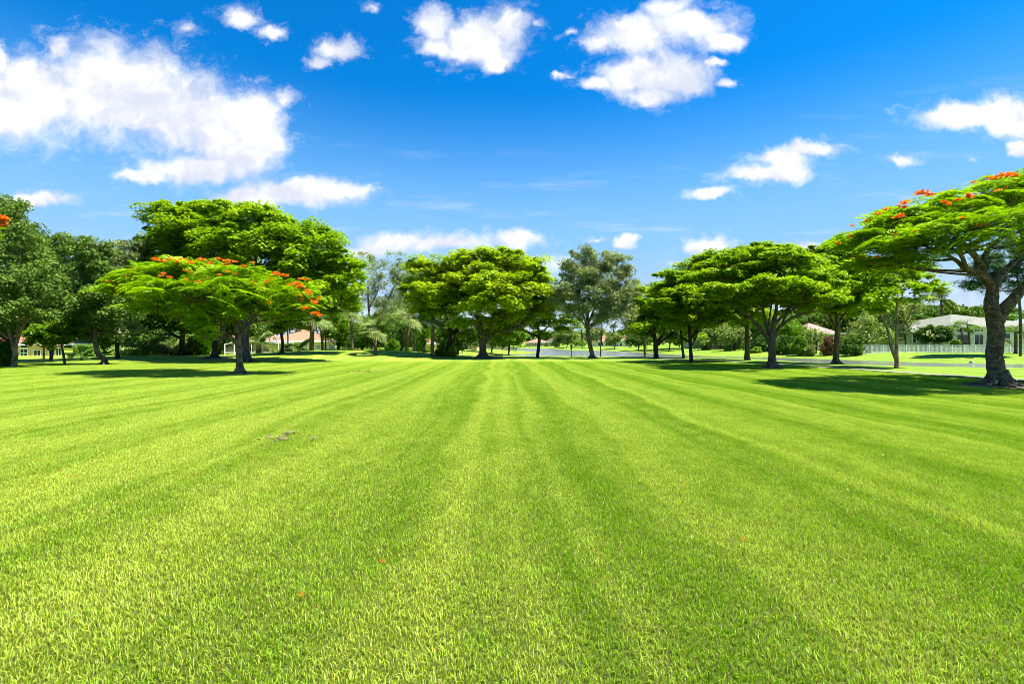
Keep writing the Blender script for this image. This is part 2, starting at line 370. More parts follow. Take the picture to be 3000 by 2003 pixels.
def curve(a, b, bow, n=6):
    a = np.array(a, float); b = np.array(b, float); c = (a+b)/2 + np.array(bow)
    t = np.linspace(0, 1, n)[:, None]; return (1-t)**2*a + 2*t*(1-t)*c + t*t*b

# ------------------------------------------------------------------ terrain
WZ = -1.0
def wp(px, py): d = (CH-WZ)*F/(py-1000); return ((px-1500)*d/F, d)
water_poly = [wp(1470, 1043.5), (2, 72), (14, 70), (24, 66), wp(2330, 1059), wp(2450, 1063), wp(2560, 1071), wp(2660, 1080), wp(3000, 1083), (75, 43), (110, 41),
   (110, 55), wp(3000, 1065.5), wp(2800, 1063.5), wp(2625, 1058), wp(2506, 1054), wp(2277, 1046), wp(2093, 1043), wp(1976, 1037.5), wp(1858, 1030),
   wp(1800, 1027), wp(1740, 1025), wp(1650, 1023.5), wp(1620, 1020.5), (5, 205), (-40, 210), (-60, 190), wp(1440, 1021), wp(1514, 1023), wp(1545, 1026.5), wp(1600, 1030.5), wp(1570, 1034), wp(1500, 1039)]
WPOLY = np.array(water_poly)
def sdist(X, Y):
    """signed distance to the shoreline, negative in the water"""
    P = np.stack([X, Y], -1); n = len(WPOLY); best = np.full(X.shape, 1e9); inside = np.zeros(X.shape, bool)
    for i in range(n):
        a = WPOLY[i]; b = WPOLY[(i+1) % n]; ab = b-a; t = np.clip(((P-a)@ab)/(ab@ab), 0, 1)
        q = P - (a + t[..., None]*ab); best = np.minimum(best, np.hypot(q[..., 0], q[..., 1]))
        c = ((a[1] > Y) != (b[1] > Y)); xx = (b[0]-a[0])*(Y-a[1])/((b[1]-a[1]) if b[1] != a[1] else 1e-9) + a[0]
        inside ^= c & (X < xx)
    return np.where(inside, -best, best)
def sm(t): t = np.clip(t, 0, 1); return t*t*(3-2*t)
def height(X, Y):
    X = np.asarray(X, float); Y = np.asarray(Y, float); s = sdist(X, Y)
    near = -1.0 + 1.0*sm((s+0.3)/17.0)*1.0
    nearR = -1.0 + 1.0*sm((s+0.3)/19.0)
    wR = sm((X-12)/10.0)*sm((60-Y)/10.0)
    far = -1.0 + 0.85*sm((s+0.3)/15.0)
    wf = sm((Y-66)/25.0) ; 
    wfr = np.where((X > 20) & (Y > 56 + 0*X), 1.0, 0.0)*sm((Y-54)/6)
    wf = np.maximum(wf, wfr)
    h = near*(1-wR) + nearR*wR
    h = h*(1-wf) + far*wf
    h = np.where(s < 0, -1.0 + np.maximum(s*0.15, -0.8), h)
    def bump(cx, cy, sx, sy, a): return a*np.exp(-((X-cx)/sx)**2 - ((Y-cy)/sy)**2)
    h = h + bump(-20, 51, 9, 7, 0.66) + bump(-12, 52, 5, 5, 0.35) + bump(-36, 46, 7, 6, 0.25)
    left = sm((-X-2)/15)*sm((Y-62)/30)
    h = h + 0.35*left*sm(s/20)
    return h
def hz(x, y): return float(height(np.array([x]), np.array([y]))[0])
xs = np.concatenate([np.linspace(-900, -130, 14), np.linspace(-120, 120, 241), np.linspace(130, 900, 14)])
ys = np.concatenate([np.linspace(-60, 0, 4), np.linspace(4, 36, 9), np.linspace(37, 110, 147), np.linspace(112, 230, 60), np.linspace(240, 1400, 16)])
GX, GY = np.meshgrid(xs, ys)
GZ = height(GX, GY)
Vg = np.stack([GX, GY, GZ], -1).reshape(-1, 3); nx = len(xs); ny = len(ys)
ii, jj = np.meshgrid(np.arange(nx-1), np.arange(ny-1)); k = (jj*nx+ii).ravel()
gm = polymesh("ground", Vg, np.stack([k, k+1, k+1+nx, k+nx], -1)); gm.polygons.foreach_set('use_smooth', [True]*len(gm.polygons))
tag(link("ground", gm, 'lawn'), kind='structure')
wm = MB(); wm.poly((-75, 36, WZ+0.01), (130, 36, WZ+0.01), (130, 225, WZ+0.01), (-75, 225, WZ+0.01))
tag(wm.build("water", 'water'), kind='structure')
# footpath along the right
pp = [(22.3, -2), (21.6, 10), (20.9, 19.7), (20.2, 25.5), (19.4, 31), (18.7, 34), (17.4, 38), (15.0, 43), (11.5, 47.5)]
pm = MB(); pv = []
for i, (x, y) in enumerate(pp):
    a = np.array(pp[max(i-1, 0)]); b = np.array(pp[min(i+1, len(pp)-1)]); t = (b-a)/np.linalg.norm(b-a); nrm = np.array((t[1], -t[0]))*0.45
    pv.append(((x+nrm[0], y+nrm[1]), (x-nrm[0], y-nrm[1])))
for i in range(len(pv)-1):
    (a, b), (c, d) = pv[i], pv[i+1]
    n = 6
    for k in range(n):
        t0, t1 = k/n, (k+1)/n
        def L(p, q, t): x = p[0]+(q[0]-p[0])*t; y = p[1]+(q[1]-p[1])*t; return (x, y, hz(x, y)+0.045)
        pm.poly(L(a, c, t0), L(a, c, t1), L(b, d, t1), L(b, d, t0))
tag(pm.build("path", 'concrete'), kind='structure')

# ------------------------------------------------------------------ grass blades
def blade_patch(size, dens, h, wd, nseg=2):
    n = int(size*size*dens)
    p = rng.uniform(-size/2, size/2, (n, 2)); hh = h*rng.uniform(0.45, 1.25, n); ww = wd*rng.uniform(0.6, 1.2, n)
    q = 2*np.pi/size; tf = np.sin(p[:, 0]*q*3+1)*np.sin(p[:, 1]*q*2) + np.sin(p[:, 0]*q*7+2*np.sin(p[:, 1]*q*4))*np.cos(p[:, 1]*q*6) ; hh = hh*(1+.09*tf)
    # blades grow in tufts and lean together
    ang = rng.uniform(0, 2*np.pi, n); lean = np.abs(rng.normal(0.55, 0.35, n))
    dx = np.cos(ang)*lean*hh; dy = np.sin(ang)*lean*hh
    face = ang + np.pi/2 + rng.normal(0, 0.5, n); sx = np.cos(face)*ww/2; sy = np.sin(face)*ww/2
    z0 = np.full(n, -0.004)
    V = np.empty((n, 5, 3))
    V[:, 0] = np.stack([p[:, 0]-sx, p[:, 1]-sy, z0], -1); V[:, 1] = np.stack([p[:, 0]+sx, p[:, 1]+sy, z0], -1)
    V[:, 2] = np.stack([p[:, 0]+dx*.42+sx*.95, p[:, 1]+dy*.42+sy*.95, hh*.62], -1); V[:, 3] = np.stack([p[:, 0]+dx*.42-sx*.95, p[:, 1]+dy*.42-sy*.95, hh*.62], -1)
    V[:, 4] = np.stack([p[:, 0]+dx, p[:, 1]+dy, hh*(1-0.25*lean.clip(0, 1.6))], -1)
    me = bpy.data.meshes.new("grass"); me.vertices.add(5*n); me.vertices.foreach_set('co', V.astype(np.float32).ravel())
    b = (np.arange(n)*5)[:, None]; lp = np.concatenate([b+[0, 1, 2, 3], b+[3, 2, 4]], 1).astype(np.int32)
    me.loops.add(7*n); me.loops.foreach_set('vertex_index', lp.ravel()); me.polygons.add(2*n)
    st = (np.arange(n)*7)[:, None] + np.array([0, 4]); me.polygons.foreach_set('loop_start', st.astype(np.int32).ravel())
    me.polygons.foreach_set('loop_total', np.tile([4, 3], n).astype(np.int32)); me.update(calc_edges=True); return me
def scatter(o, step, y0, y1, kx, mx):
    ng = bpy.data.node_groups.new("grass_scatter", 'GeometryNodeTree')
    ng.interface.new_socket('Geometry', in_out='INPUT', socket_type='NodeSocketGeometry')
    ng.interface.new_socket('Geometry', in_out='OUTPUT', socket_type='NodeSocketGeometry')
    t = NT(ng); gi = t.new('NodeGroupInput'); go = t.new('NodeGroupOutput')
    ny = max(2, int(round((y1-y0)/step))); half = kx*y1+mx; nx = 2*int(math.ceil(half/step))+1
    grid = t.new('GeometryNodeMeshGrid'); grid.inputs[0].default_value = (nx-1)*step; grid.inputs[1].default_value = (ny-1)*step
    grid.inputs[2].default_value = nx; grid.inputs[3].default_value = ny
    tr = t.new('GeometryNodeTransform'); t.l.new(grid.outputs[0], tr.inputs['Geometry'])
    tr.inputs['Translation'].default_value = (0, y0 + step*ny/2, 0)
    pos = t.new('GeometryNodeInputPosition'); sp = t.new('ShaderNodeSeparateXYZ'); t.l.new(pos.outputs[0], sp.inputs[0])
    sel = t.math('GREATER_THAN', t.math('ABSOLUTE', sp.outputs[0]), t.math('MULTIPLY_ADD', sp.outputs[1], kx, mx))
    sel = t.math('MAXIMUM', sel, t.math('GREATER_THAN', sp.outputs[0], 20.0))
    de = t.new('GeometryNodeDeleteGeometry'); t.l.new(tr.outputs[0], de.inputs[0]); t.l.new(sel, de.inputs[1])
    rv = t.new('FunctionNodeRandomValue', data_type='INT')
    rv.inputs[4].default_value = 0; rv.inputs[5].default_value = 3
    an = t.math('MULTIPLY', rv.outputs[2], math.pi/2)
    cx = t.new('ShaderNodeCombineXYZ'); t.l.new(an, cx.inputs[2])
    io = t.new('GeometryNodeInstanceOnPoints'); t.l.new(de.outputs[0], io.inputs['Points']); t.l.new(gi.outputs[0], io.inputs['Instance'])
    t.l.new(cx.outputs[0], io.inputs['Rotation']); t.l.new(io.outputs[0], go.inputs[0])
    md = o.modifiers.new("scatter", 'NODES'); md.node_group = ng
g1 = link("grass", blade_patch(1.6, 10500, 0.036, 0.0046), 'blade'); tag(g1, "thick short green turf grass covering the mown lawn", "grass", kind='stuff')
scatter(g1, 1.6, 0.4, 39.6, 1.18, 2.5)
# ------------------------------------------------------------------ foliage
def clusters(blobs, cr, cover=1.5, bottom=0.35, shell=(0.55, 1.02)):
    """cluster centres spread through the ellipsoids; blob = (centre, radii)"""
    out = []
    for c, r in blobs:
        a = (r[0]*r[1]*r[2])**(1/3.); n = max(4, int(cover*4*a*a/(cr*cr)))
        d = rdir(n*2); keep = (d[:, 2] > -0.15) | (rng.random(n*2) < bottom); d = d[keep][:n]
        rr = rng.uniform(shell[0]**3, shell[1]**3, len(d))**(1/3.)
        out.append(c + d*rr[:, None]*r)
    return np.concatenate(out)
def leaves(name, C, cr, per, size, flat, mat, parent, upb=0.5, aspect=0.62, upper=0.5):
    oaky = mat in ('oak', 'oakgrey') and size < .3
    per = int(per*(2.1 if oaky else 1.25)); size = size*(.92 if oaky else 1.3)
    n = len(C)*per; cc = np.repeat(C, per, 0)
    s = rng.uniform(0.45, 1.5, len(C)); s = np.repeat(s, per)[:, None]
    d = rdir(n); d[:, 2] = np.where(rng.random(n) < upper, np.abs(d[:, 2]), d[:, 2])
    r = rng.random((n, 1))**(1/2.2)
    pos = cc + d*r*s*cr*np.array([1, 1, flat])
    nm = unit(rdir(n) + np.array([0, 0, upb*2]) + d*0.5)
    a = unit(np.cross(nm, rdir(n))); b = np.cross(nm, a)
    L = size*rng.uniform(0.6, 1.3, (n, 1))*0.5
    return link(name, quadmesh(name, pos, a*L, b*L*aspect, np.repeat(rng.random(len(C)), per)), mat, parent)
def skeleton(mb, stems, sides=8, jit=0.06):
    """stems: polylines of (px,py,d,r)"""
    pts = []
    for st in stems:
        P = np.array([W(a, b, d) for a, b, d, r in st]); r = [q[3]*math.cos(math.atan((q[0]-1500)/F)) for q in st]
        # smooth resample
        n = len(P); T = np.linspace(0, n-1, (n-1)*4+1); Q = []; RR = []
        for t in T:
            i = min(int(t), n-2); f = t-i; p0 = P[max(i-1, 0)]; p1 = P[i]; p2 = P[i+1]; p3 = P[min(i+2, n-1)]
            Q.append(0.5*((2*p1)+(-p0+p2)*f+(2*p0-5*p1+4*p2-p3)*f*f+(-p0+3*p1-3*p2+p3)*f**3)); RR.append(r[i]*(1-f)+r[i+1]*f)
        mb.tube(Q, RR, sides, jit); pts += [(q, rr) for q, rr in zip(Q, RR)]
    return pts
def branches(mb, nodes, targets, C, r0, twig=0.35, minz=None, kind='arch'):
    """limbs from the skeleton to blob centres, then twigs to clusters"""
    lim = []
    NP = np.array([p for p, r in nodes]); NR = np.array([r for p, r in nodes])
    ok = NP[:, 2] > (minz if minz is not None else -9)
    NP = NP[ok]; NR = NR[ok]
    for c in targets:
        dd = np.linalg.norm((NP-c)*np.array([1, 1, 1.0]), axis=1) + np.where(NP[:, 2] > c[2]-0.3, 3, 0); i = int(np.argmin(dd))
        q = curve(NP[i], c, (rng.normal(0, 0.25), rng.normal(0, 0.25), -0.12*dd[i]*0.5), 7)
        ra = min(NR[i]*0.75, r0); mb.tube(q, np.linspace(ra, ra*0.3, 7), 5, 0.08, cap=False); lim += [(x, ra*(1-0.7*k/6)) for k, x in enumerate(q)]
    LP = np.array([p for p, r in lim]) if lim else NP
    LP = np.concatenate([LP, NP])
    for c in C:
        if rng.random() > twig: continue
        dd = np.linalg.norm(LP-c, axis=1) + np.where(LP[:, 2] > c[2], 1.2, 0); i = int(np.argmin(dd))
        if dd[i] > 6: continue
        q = curve(LP[i], c, (rng.normal(0, 0.12), rng.normal(0, 0.12), -0.1*dd[i]*0.5), 4)
        mb.tube(q, np.linspace(0.02+0.012*dd[i], 0.008, 4), 3, 0, cap=False)
def mkblobs(d, bl, dep=0.8):
    out = []
    for b in bl:
        px, py, rx, ry = b[:4]; dd = b[4] if len(b) > 4 else 0.0; D = d+dd
        c = W(px, py, D); rxm = rx*D/F; rzm = ry*D/F
        out.append((c, np.array((rxm, max(rxm*dep, rzm*0.6), rzm))))
    return out
def tree(name, label, base, bl, stems, leaf='green', bark='bark', cr=0.75, per=90, size=0.2, flat=0.55, cover=1.5, cat='tree', group=None,
         dep=0.8, upb=0.75, twig=0.3, limb=0.12, bottom=0.35, sides=8, minfrac=0.35, shell=(0.5, 1.16), roots=0, upper=0.5, aspect=0.62):
    """base=(px,d); bl=blobs in photo pixels at that distance; stems list of [(px,py,dd,r)...], the first point snaps to the ground"""
    px, d = base; x = (px-1500)*d/F; z = hz(x, d)
    root = empty(name, (x, d, z), label, cat, group)
    st2 = []
    for k, st in enumerate(stems):
        q = [(a, b, d+dd, r) for a, b, dd, r in st]
        if k == 0:
            pyg = 1000 + (CH-z+0.12)*F/d
            q[0] = (px, pyg, d, q[0][3])
            q.insert(1, (px + (q[1][0]-px)*0.06, pyg - 0.55*F/d*q[0][3]/0.3, d, q[0][3]*0.74))
        st2.append(q)
    mb = MB(); nodes = skeleton(mb, st2, sides)
    B = mkblobs(d, bl, dep); C = clusters(B, cr, cover, bottom, shell)
    top = max(p[2] for p, r in nodes); branches(mb, nodes, [b[0] - np.array((0, 0, b[1][2]*0.3)) for b in B], C, limb, twig, minz=z+(top-z)*minfrac)
    for k in range(roots):
        a = 2*math.pi*k/roots + rng.uniform(-.3, .3); r = st2[0][0][3]*math.cos(math.atan((px-1500)/F)); L = r*rng.uniform(2.0, 3.2)
        ca, sa = math.cos(a), math.sin(a)
        mb.tube([(x+ca*r*.3, d+sa*r*.3, z+r*1.3), (x+ca*r*.9, d+sa*r*.9, z+r*.42), (x+ca*L*.62, d+sa*L*.62, z+r*.14), (x+ca*L, d+sa*L, z-.08)], [r*.42, r*.36, r*.24, r*.08], 7, 0.05)
    mb.build("trunk", bark, root, smooth=True)
    leaves("crown", C, cr, per, size, flat, leaf, root, upb, aspect, upper)
    return root, B, C
def bush(name, label, px, py, d, rx, ry, leaf='dark', cr=None, per=70, size=0.16, cat='shrub', group=None, blobs=None, flat=0.8, z=None, part='foliage'):
    x = (px-1500)*d/F; z = hz(x, d) if z is None else z
    root = empty(name, (x, d, z), label, cat, group)
    rxm = rx*d/F; rzm = ry*d/F; cr = cr or max(0.3, min(rxm, rzm)*0.35)
    bl = blobs or [(0, 0.55, 1.0, 0.5), (-0.45, 0.35, 0.55, 0.4), (0.45, 0.38, 0.5, 0.42), (0.1, 1.1, 0.6, 0.45)]
    B = [(np.array((x+a*rxm, d, z+b*rzm)), np.array((c*rxm, c*rxm*0.8, e*rzm))) for a, b, c, e in bl]
    C = clusters(B, cr, 1.6, 0.6, (0.4, 1.0)); C = C[C[:, 2] > z+0.05]
    mb = MB()
    for k in range(4):
        q = B[k % len(B)][0]; mb.tube(curve((x+0.1*k-.15, d, z-.05), q, (0, 0, 0), 4), [0.05, 0.04, 0.03, 0.015], 4, cap=False)
    mb.build("stem", 'bark', root)
    leaves(part, C, cr, per, size, flat, leaf, root, 0.3, 0.55, 0.4)
    return root

# feathery rosettes of the flame trees
def rosette(nf=10, length=0.5, pairs=9, pl=0.13, pw=0.026, droop=0.25):
    Cs, As, Bs, Ts = [], [], [], []
    for k in range(nf):
        tn = rng.random()
        a = 2*math.pi*(k+rng.uniform(-.3, .3))/nf; h = np.array((math.cos(a), math.sin(a), 0)); sd = np.array((-h[1], h[0], 0))
        L = length*rng.uniform(0.7, 1.15); el = rng.uniform(0.05, 0.5)
        for i in range(pairs):
            t = 0.18+0.82*(i+.5)/pairs; p = h*L*t*math.cos(el*.5) + np.array((0, 0, L*(el*t - (droop+el)*t*t)))
            wl = pl*math.sin(math.pi*min(0.97, t*0.82+0.12))**0.6
            for s in (-1, 1):
                ax = unit(sd*s + h*0.35 + np.array((0, 0, -0.18+rng.normal(0, .06))))
                Cs.append(p + ax*wl*.5); As.append(ax*wl*.5); Bs.append(h*pw*.5); Ts.append(tn)
    return np.array(Cs), np.array(As), np.array(Bs), np.array(Ts)
def rosettes(name, C, temps, mat, parent, tilt=0.35):
    PC, PA, PB, PTn = [], [], [], []
    for k, c in enumerate(C):
        tc, ta, tb, tt = temps[k % len(temps)]; a = rng.uniform(0, 2*np.pi); s = rng.uniform(0.7, 1.25)
        ca, sa = np.cos(a), np.sin(a); Rz = np.array([[ca, -sa, 0], [sa, ca, 0], [0, 0, 1]])
        tx = rng.normal(0, tilt); Rx = np.array([[1, 0, 0], [0, np.cos(tx), -np.sin(tx)], [0, np.sin(tx), np.cos(tx)]]); Q = (Rz@Rx).T
        PC.append(tc@Q*s + c); PA.append(ta@Q*s); PB.append(tb@Q*s); PTn.append(tt*.5+rng.random()*.5)
    return link(name, quadmesh(name, np.concatenate(PC), np.concatenate(PA), np.concatenate(PB), np.concatenate(PTn)), mat, parent)
def flower(parent, c, r, n, size=0.06):
    d = rdir(n); d[:, 2] = np.abs(d[:, 2]); pos = c + d*np.array([1, 1, .55])*r*rng.random((n, 1))**.8
    nm = unit(rdir(n)+np.array([0, -.4, .8])); a = unit(np.cross(nm, rdir(n))); b = np.cross(nm, a); L = size*rng.uniform(.6, 1.3, (n, 1))
    link("flower_cluster", quadmesh("flower_cluster", pos, a*L, b*L*.7), 'flower', parent)

# ================================================================== THE PLACE
# ------------------------------------------------------------------ flame trees
def flame_tree(label, base, bl, stems, temps, cr_cover, flowers, bark, roots=0, limb=0.11, tilt=0.35, extra=0, group="flame trees with orange blossom", sides=14, cr=0.55, twig=0.5, shell=(0.5, 1.02), fr=0.28, fs=0.06, fn=70, jitz=1.0):
    px, d = base; x = (px-1500)*d/F; z = hz(x, d)
    root = empty("flame_tree", (x, d, z), label, "tree", group)
    st2 = [[(a, b, d+dd, r) for a, b, dd, r in st] for st in stems]
    pyg = 1000 + (CH-z+0.12)*F/d; st2[0][0] = (px, pyg, d, st2[0][0][3])
    mb = MB(); nodes = skeleton(mb, st2, sides, 0.07)
    B = mkblobs(d, bl, 0.85); C = clusters(B, cr, cr_cover, 0.15, shell)
    branches(mb, nodes, [b[0] - np.array((0, 0, b[1][2]*0.3)) for b in B[::3]], C, limb, twig, minz=z+2.0)
    r = st2[0][0][3]*1.25*math.cos(math.atan((px-1500)/F))
    for k in range(roots):
        a = 2*math.pi*k/roots + rng.uniform(-.25, .25); L = r*rng.uniform(1.9, 3.1); ca, sa = math.cos(a), math.sin(a); b2 = a+rng.uniform(-.35, .35)
        mb.tube([(x+ca*r*.25, d+sa*r*.25, z+r*1.35), (x+ca*r*.6, d+sa*r*.6, z+r*.62), (x+ca*r*1.1, d+sa*r*1.1, z+r*.24), (x+math.cos(b2)*L*.75, d+math.sin(b2)*L*.75, z+r*.12), (x+math.cos(b2)*L, d+math.sin(b2)*L, z-.08)],
                [r*.40, r*.36, r*.26, r*.18, r*.07], 8, 0.07)
    mb.build("trunk", bark, root, smooth=True)
    rosettes("crown", C, temps, 'poin', root, tilt)
    top = [c for c in C if any(np.sum(((c-b[0])/b[1])**2) > .55 and c[2] > b[0][2] for b in B) and c[1] < d+1.5 and abs((c[0]/c[1])*F+1500-1500) < 1560]
    random.shuffle(top)
    for c in top[:extra]: flower(root, c+np.array((0, -.1, .25)), fr*.9, int(fn*.45), fs*.9)
    for f in flowers:
        fx, fy, n = f[:3]; dd = f[3] if len(f) > 3 else 0
        flower(root, W(fx, fy-4, d+dd-(.9 if d > 20 else .3)), fr*(.65+.55*n)*rng.uniform(.8, 1.2), int(fn*n*1.3), fs)
    return root
tL = [rosette(9, 0.66, 7, 0.20, 0.085) for _ in range(5)]
tR = [rosette(10, 0.58, 7, 0.17, 0.070) for _ in range(6)]
# left flame tree, d = 24.4
fl = [(355,830,.6),(365,812,1),(330,838,.5),(350,850,.5),(385,800,.6),(455,763,1),(475,768,.8),(500,764,.6),(520,770,.5),(560,772,.7),(590,765,1),(640,762,.7),(665,768,1),(688,770,.6),(715,783,.6),
      (590,820,1.3),(600,825,.9),(660,778,.4),(560,800,.4),(545,797,.5),(700,820,.7),(705,825,.5),(770,855,.6),(690,865,.5),(795,820,.4),
      (812,808,1.6,-1),(835,812,1.2,-1),(870,835,1.2),(878,842,1.5,-1),(900,855,.9),(850,840,.7),(880,820,.7),(895,822,.6),(905,863,.9),(920,888,1.2,-1),(925,893,.7),(895,906,1.1,-1),(925,922,1.3,-1),(935,927,.9),(885,880,.6),(876,868,.6),(935,878,.5),
      (648,890,.5),(500,815,.3),(342,862,.3),(780,830,.5)]
flame_tree("spreading flame tree with orange flowers along its right tips, on the left lawn", (703, 24.4),
  [(470,815,120,42,0.6),(600,800,110,38,1.0),(700,815,90,38,0),(400,855,105,36,0),(340,855,50,20,-.6),(520,860,130,45,-1.4),(640,860,120,50,-1.6),(760,860,110,40,-.4),(850,865,85,42,0.2),(880,905,55,28,-.4),
   (600,790,80,24,2.0),(460,795,70,24,1.8),(470,905,100,30,-.8),(620,915,90,30,-1.6),(590,950,40,35,-2.2),(605,985,22,18,-2.2),(730,905,90,28,-1.0),(820,915,70,22,-.4),(650,800,60,24,2.2),(520,780,60,16,0.5)],
  [[(703,1094,0,.25),(701,1050,0,.17),(698,1000,0,.14),(692,960,0,.12),(700,925,0.2,.11),(735,905,0.3,.08),(790,880,.3,.05)],
   [(699,1010,0,.14),(680,990,-.2,.12),(655,970,-.3,.10),(640,930,-.4,.08),(610,890,-.6,.05)],
   [(668,980,-.2,.10),(620,985,0,.08),(570,960,.4,.06),(530,925,.6,.05),(470,890,.4,.04)],
   [(692,962,0,.12),(685,915,.4,.09),(670,860,.8,.05)],
   [(697,990,0,.12),(725,955,.6,.10),(765,925,1.2,.07),(800,890,1.4,.05)]],
  tL, 1.75, fl, 'barkw', tilt=0.5, roots=6, cr=0.55, sides=12, fr=0.18, fs=0.05, fn=44, extra=50)
# large flame tree at the right edge, d = 17.4
fr_ = [(2700,570,2.0,-1),(2722,574,1.4,-1),(2650,598,1.2,-1),(2648,610,.8,-1),(2595,617,.5),(2640,633,.9,-1.5),(2632,640,.6,-1.5),(2765,595,.7,-1),(2775,602,.4,-1),(2810,588,.8,-1),(2840,580,1.1,-1),(2838,572,.6,-1),
       (2912,527,1.6,-.5),(2935,517,1.0,-.5),(2955,516,1.4,-.5),(2968,520,1.2,-.5),(3040,505,1.4),(2492,695,.5),(2452,716,.5),(2540,650,.3),(2574,630,.4),(2568,757,.3,-1)]
flame_tree("huge flame tree with thick lichen-spotted trunk at the right edge of the lawn", (2925, 17.4),
  [(2560,690,90,34,1.0),(2500,715,60,26,0.5),(2640,660,110,40,0),(2740,625,120,45,0),(2860,590,120,50,0),(2980,560,120,60,0),(3120,560,160,60,0),(2560,740,90,30,-.8),(2660,720,100,38,-1.2),(2780,690,110,42,-2.0),
   (2900,650,120,45,-2.4),(3040,640,130,50,-2.2),(2700,660,110,40,2.5),(2840,620,120,45,3.5),(3000,590,140,45,3.5),(2620,770,80,24,0),(2530,780,55,20,.4),(3200,640,160,60,1),(3350,640,140,50,0),(2720,745,60,18,-.6),(3120,520,140,40,1.0),(2940,540,80,30,1.0),
   (3180,700,130,36,-2),(2820,700,90,22,-2.6),(2600,765,90,22,.3),(2690,750,80,26,-1.2),(2760,735,70,22,-1.8),(2570,700,90,30,1.5),(2650,640,80,24,1.5),(2740,660,90,40,.5),(2530,690,50,20,-.5)],
  [[(2925,1131,0,.47),(2922,1105,0,.36),(2914,1040,0,.335),(2919,980,0,.335),(2914,930,0,.33),(2904,890,0,.29),(2908,850,.1,.24),(2893,822,.1,.18),(2868,800,0,.15),(2830,785,-.2,.12),(2795,757,-.4,.08),(2740,730,-.6,.05),(2670,705,-.7,.045)],
   [(2920,945,0,.28),(2942,905,-.1,.26),(2965,880,-.2,.25),(3000,840,-.3,.22),(3060,790,-.3,.17),(3120,730,-.2,.12),(3200,680,0,.08)],
   [(2906,860,.1,.22),(2920,825,.2,.17),(2945,790,.4,.13),(2985,750,.5,.11),(2995,700,.6,.09),(2985,640,.6,.06)],
   [(2893,822,.1,.18),(2878,775,.2,.14),(2900,725,.3,.12),(2940,690,.2,.09),(2960,640,.2,.05)],
   [(2860,795,0,.15),(2860,750,.5,.10),(2830,720,1,.07),(2790,680,1.6,.06)],
   [(2878,775,.2,.12),(2840,735,-.4,.09),(2800,715,-.8,.07),(2760,690,-1,.05)],
   [(2830,785,-.2,.10),(2815,745,-1.2,.08),(2770,720,-1.6,.05),(2690,690,-1.8,.03)],
   [(2795,757,-.4,.08),(2730,760,.2,.05),(2650,735,.6,.04),(2560,725,.6,.03)]],
  tR, 1.5, fr_, 'lichen', roots=9, cr=0.50, sides=22, fr=0.14, fs=0.045, fn=34, twig=0.45, limb=0.055, tilt=0.3, extra=44)
# flame tree outside the left edge: one tip and its shadow reach into the picture
flame_tree("tip of a flame tree entering at the left edge, with an orange flower cluster", (-420, 21.0),
  [(-420,760,260,70,0),(-250,740,150,50,1),(-150,700,90,34,0),(-90,670,75,22,0),(-220,830,140,50,-1),(-600,780,200,60,0)],
  [[(-420,1108,0,.32),(-415,1000,0,.22),(-380,900,0,.16),(-260,800,0,.1),(-130,710,0,.06),(-20,655,0,.03)], [(-410,960,0,.18),(-520,860,0,.12),(-600,800,0,.08)]],
  tL, 1.5, [(4,640,1.3),(12,645,1.6),(6,655,1.4),(8,664,.8),(-40,650,1)], 'bark', cr=0.55, fr=0.14, fs=0.06, fn=50)

# ------------------------------------------------------------------ left group of oaks
OG = "dark oaks at the left edge"
tree("oak_tree", "tall dark oak with pale forked trunk at the far left edge", (42, 31),
  [(-60,760,110,120),(20,680,70,80,1),(5,630,38,46,1),(60,760,75,90,0),(-20,860,120,70,-1),(90,850,80,60,-1),(50,920,70,38,-1.5),(-90,650,90,90,2),(115,720,40,40,2),(20,610,26,26,1)],
  [[(42,1076,0,.26),(44,1040,0,.2),(40,1010,0,.17),(25,960,0,.12),(15,900,0,.1),(0,820,0,.06)],[(43,1030,0,.15),(52,990,0,.12),(70,950,-.2,.1),(98,920,-.3,.08),(125,880,0,.05)],[(45,1020,0,.12),(50,970,.2,.1),(60,900,.3,.08),(50,800,.4,.06)],[(35,990,0,.1),(10,980,0,.08),(-30,940,0,.06)]],
  'oak', 'barkp', cr=0.62, per=110, size=0.17, flat=0.8, group=OG, upb=.3, bottom=.6, shell=(.5, 1.2), cover=1.15)
tree("oak_tree", "tall dark oak with hidden trunk, second crown from the left edge", (150, 40),
  [(140,780,70,70),(180,760,55,60,1),(120,740,50,50,1),(200,730,36,32,1),(160,870,85,60,-1),(105,725,26,26),(190,860,70,60,-1),(150,930,80,38)],
  [[(150,1056,0,.22),(152,1000,0,.18),(148,900,0,.12),(150,800,0,.06)],[(150,960,0,.12),(185,890,0,.09),(200,820,0,.05)]],
  'oak', 'barkd', cr=0.65, per=105, size=0.2, flat=0.8, group=OG, upb=.3, bottom=.6, shell=(.5, 1.2), cover=1.15)
tree("oak_tree", "upright dark oak with curved trunk between the small green tree and flame tree", (306, 34),
  [(268,760,40,50),(240,735,18,34),(262,722,14,28),(298,760,34,44),(255,830,60,60,-.5),(310,840,45,60),(270,900,70,55,-.6),(330,920,55,50),(245,930,45,36),(312,735,12,22),(290,965,40,22)],
  [[(306,1068,0,.3),(290,1040,0,.22),(279,1000,0,.19),(276,950,0,.16),(280,880,0,.12),(270,800,0,.06)],[(279,985,0,.13),(262,955,0,.09),(250,925,0,.06)],[(277,940,0,.12),(305,880,0,.08),(310,820,0,.05)]],
  'oak', 'bark', cr=0.55, per=110, size=0.17, flat=0.85, group=OG, upb=.3, bottom=.6, roots=5, shell=(.5, 1.2), cover=1.10)
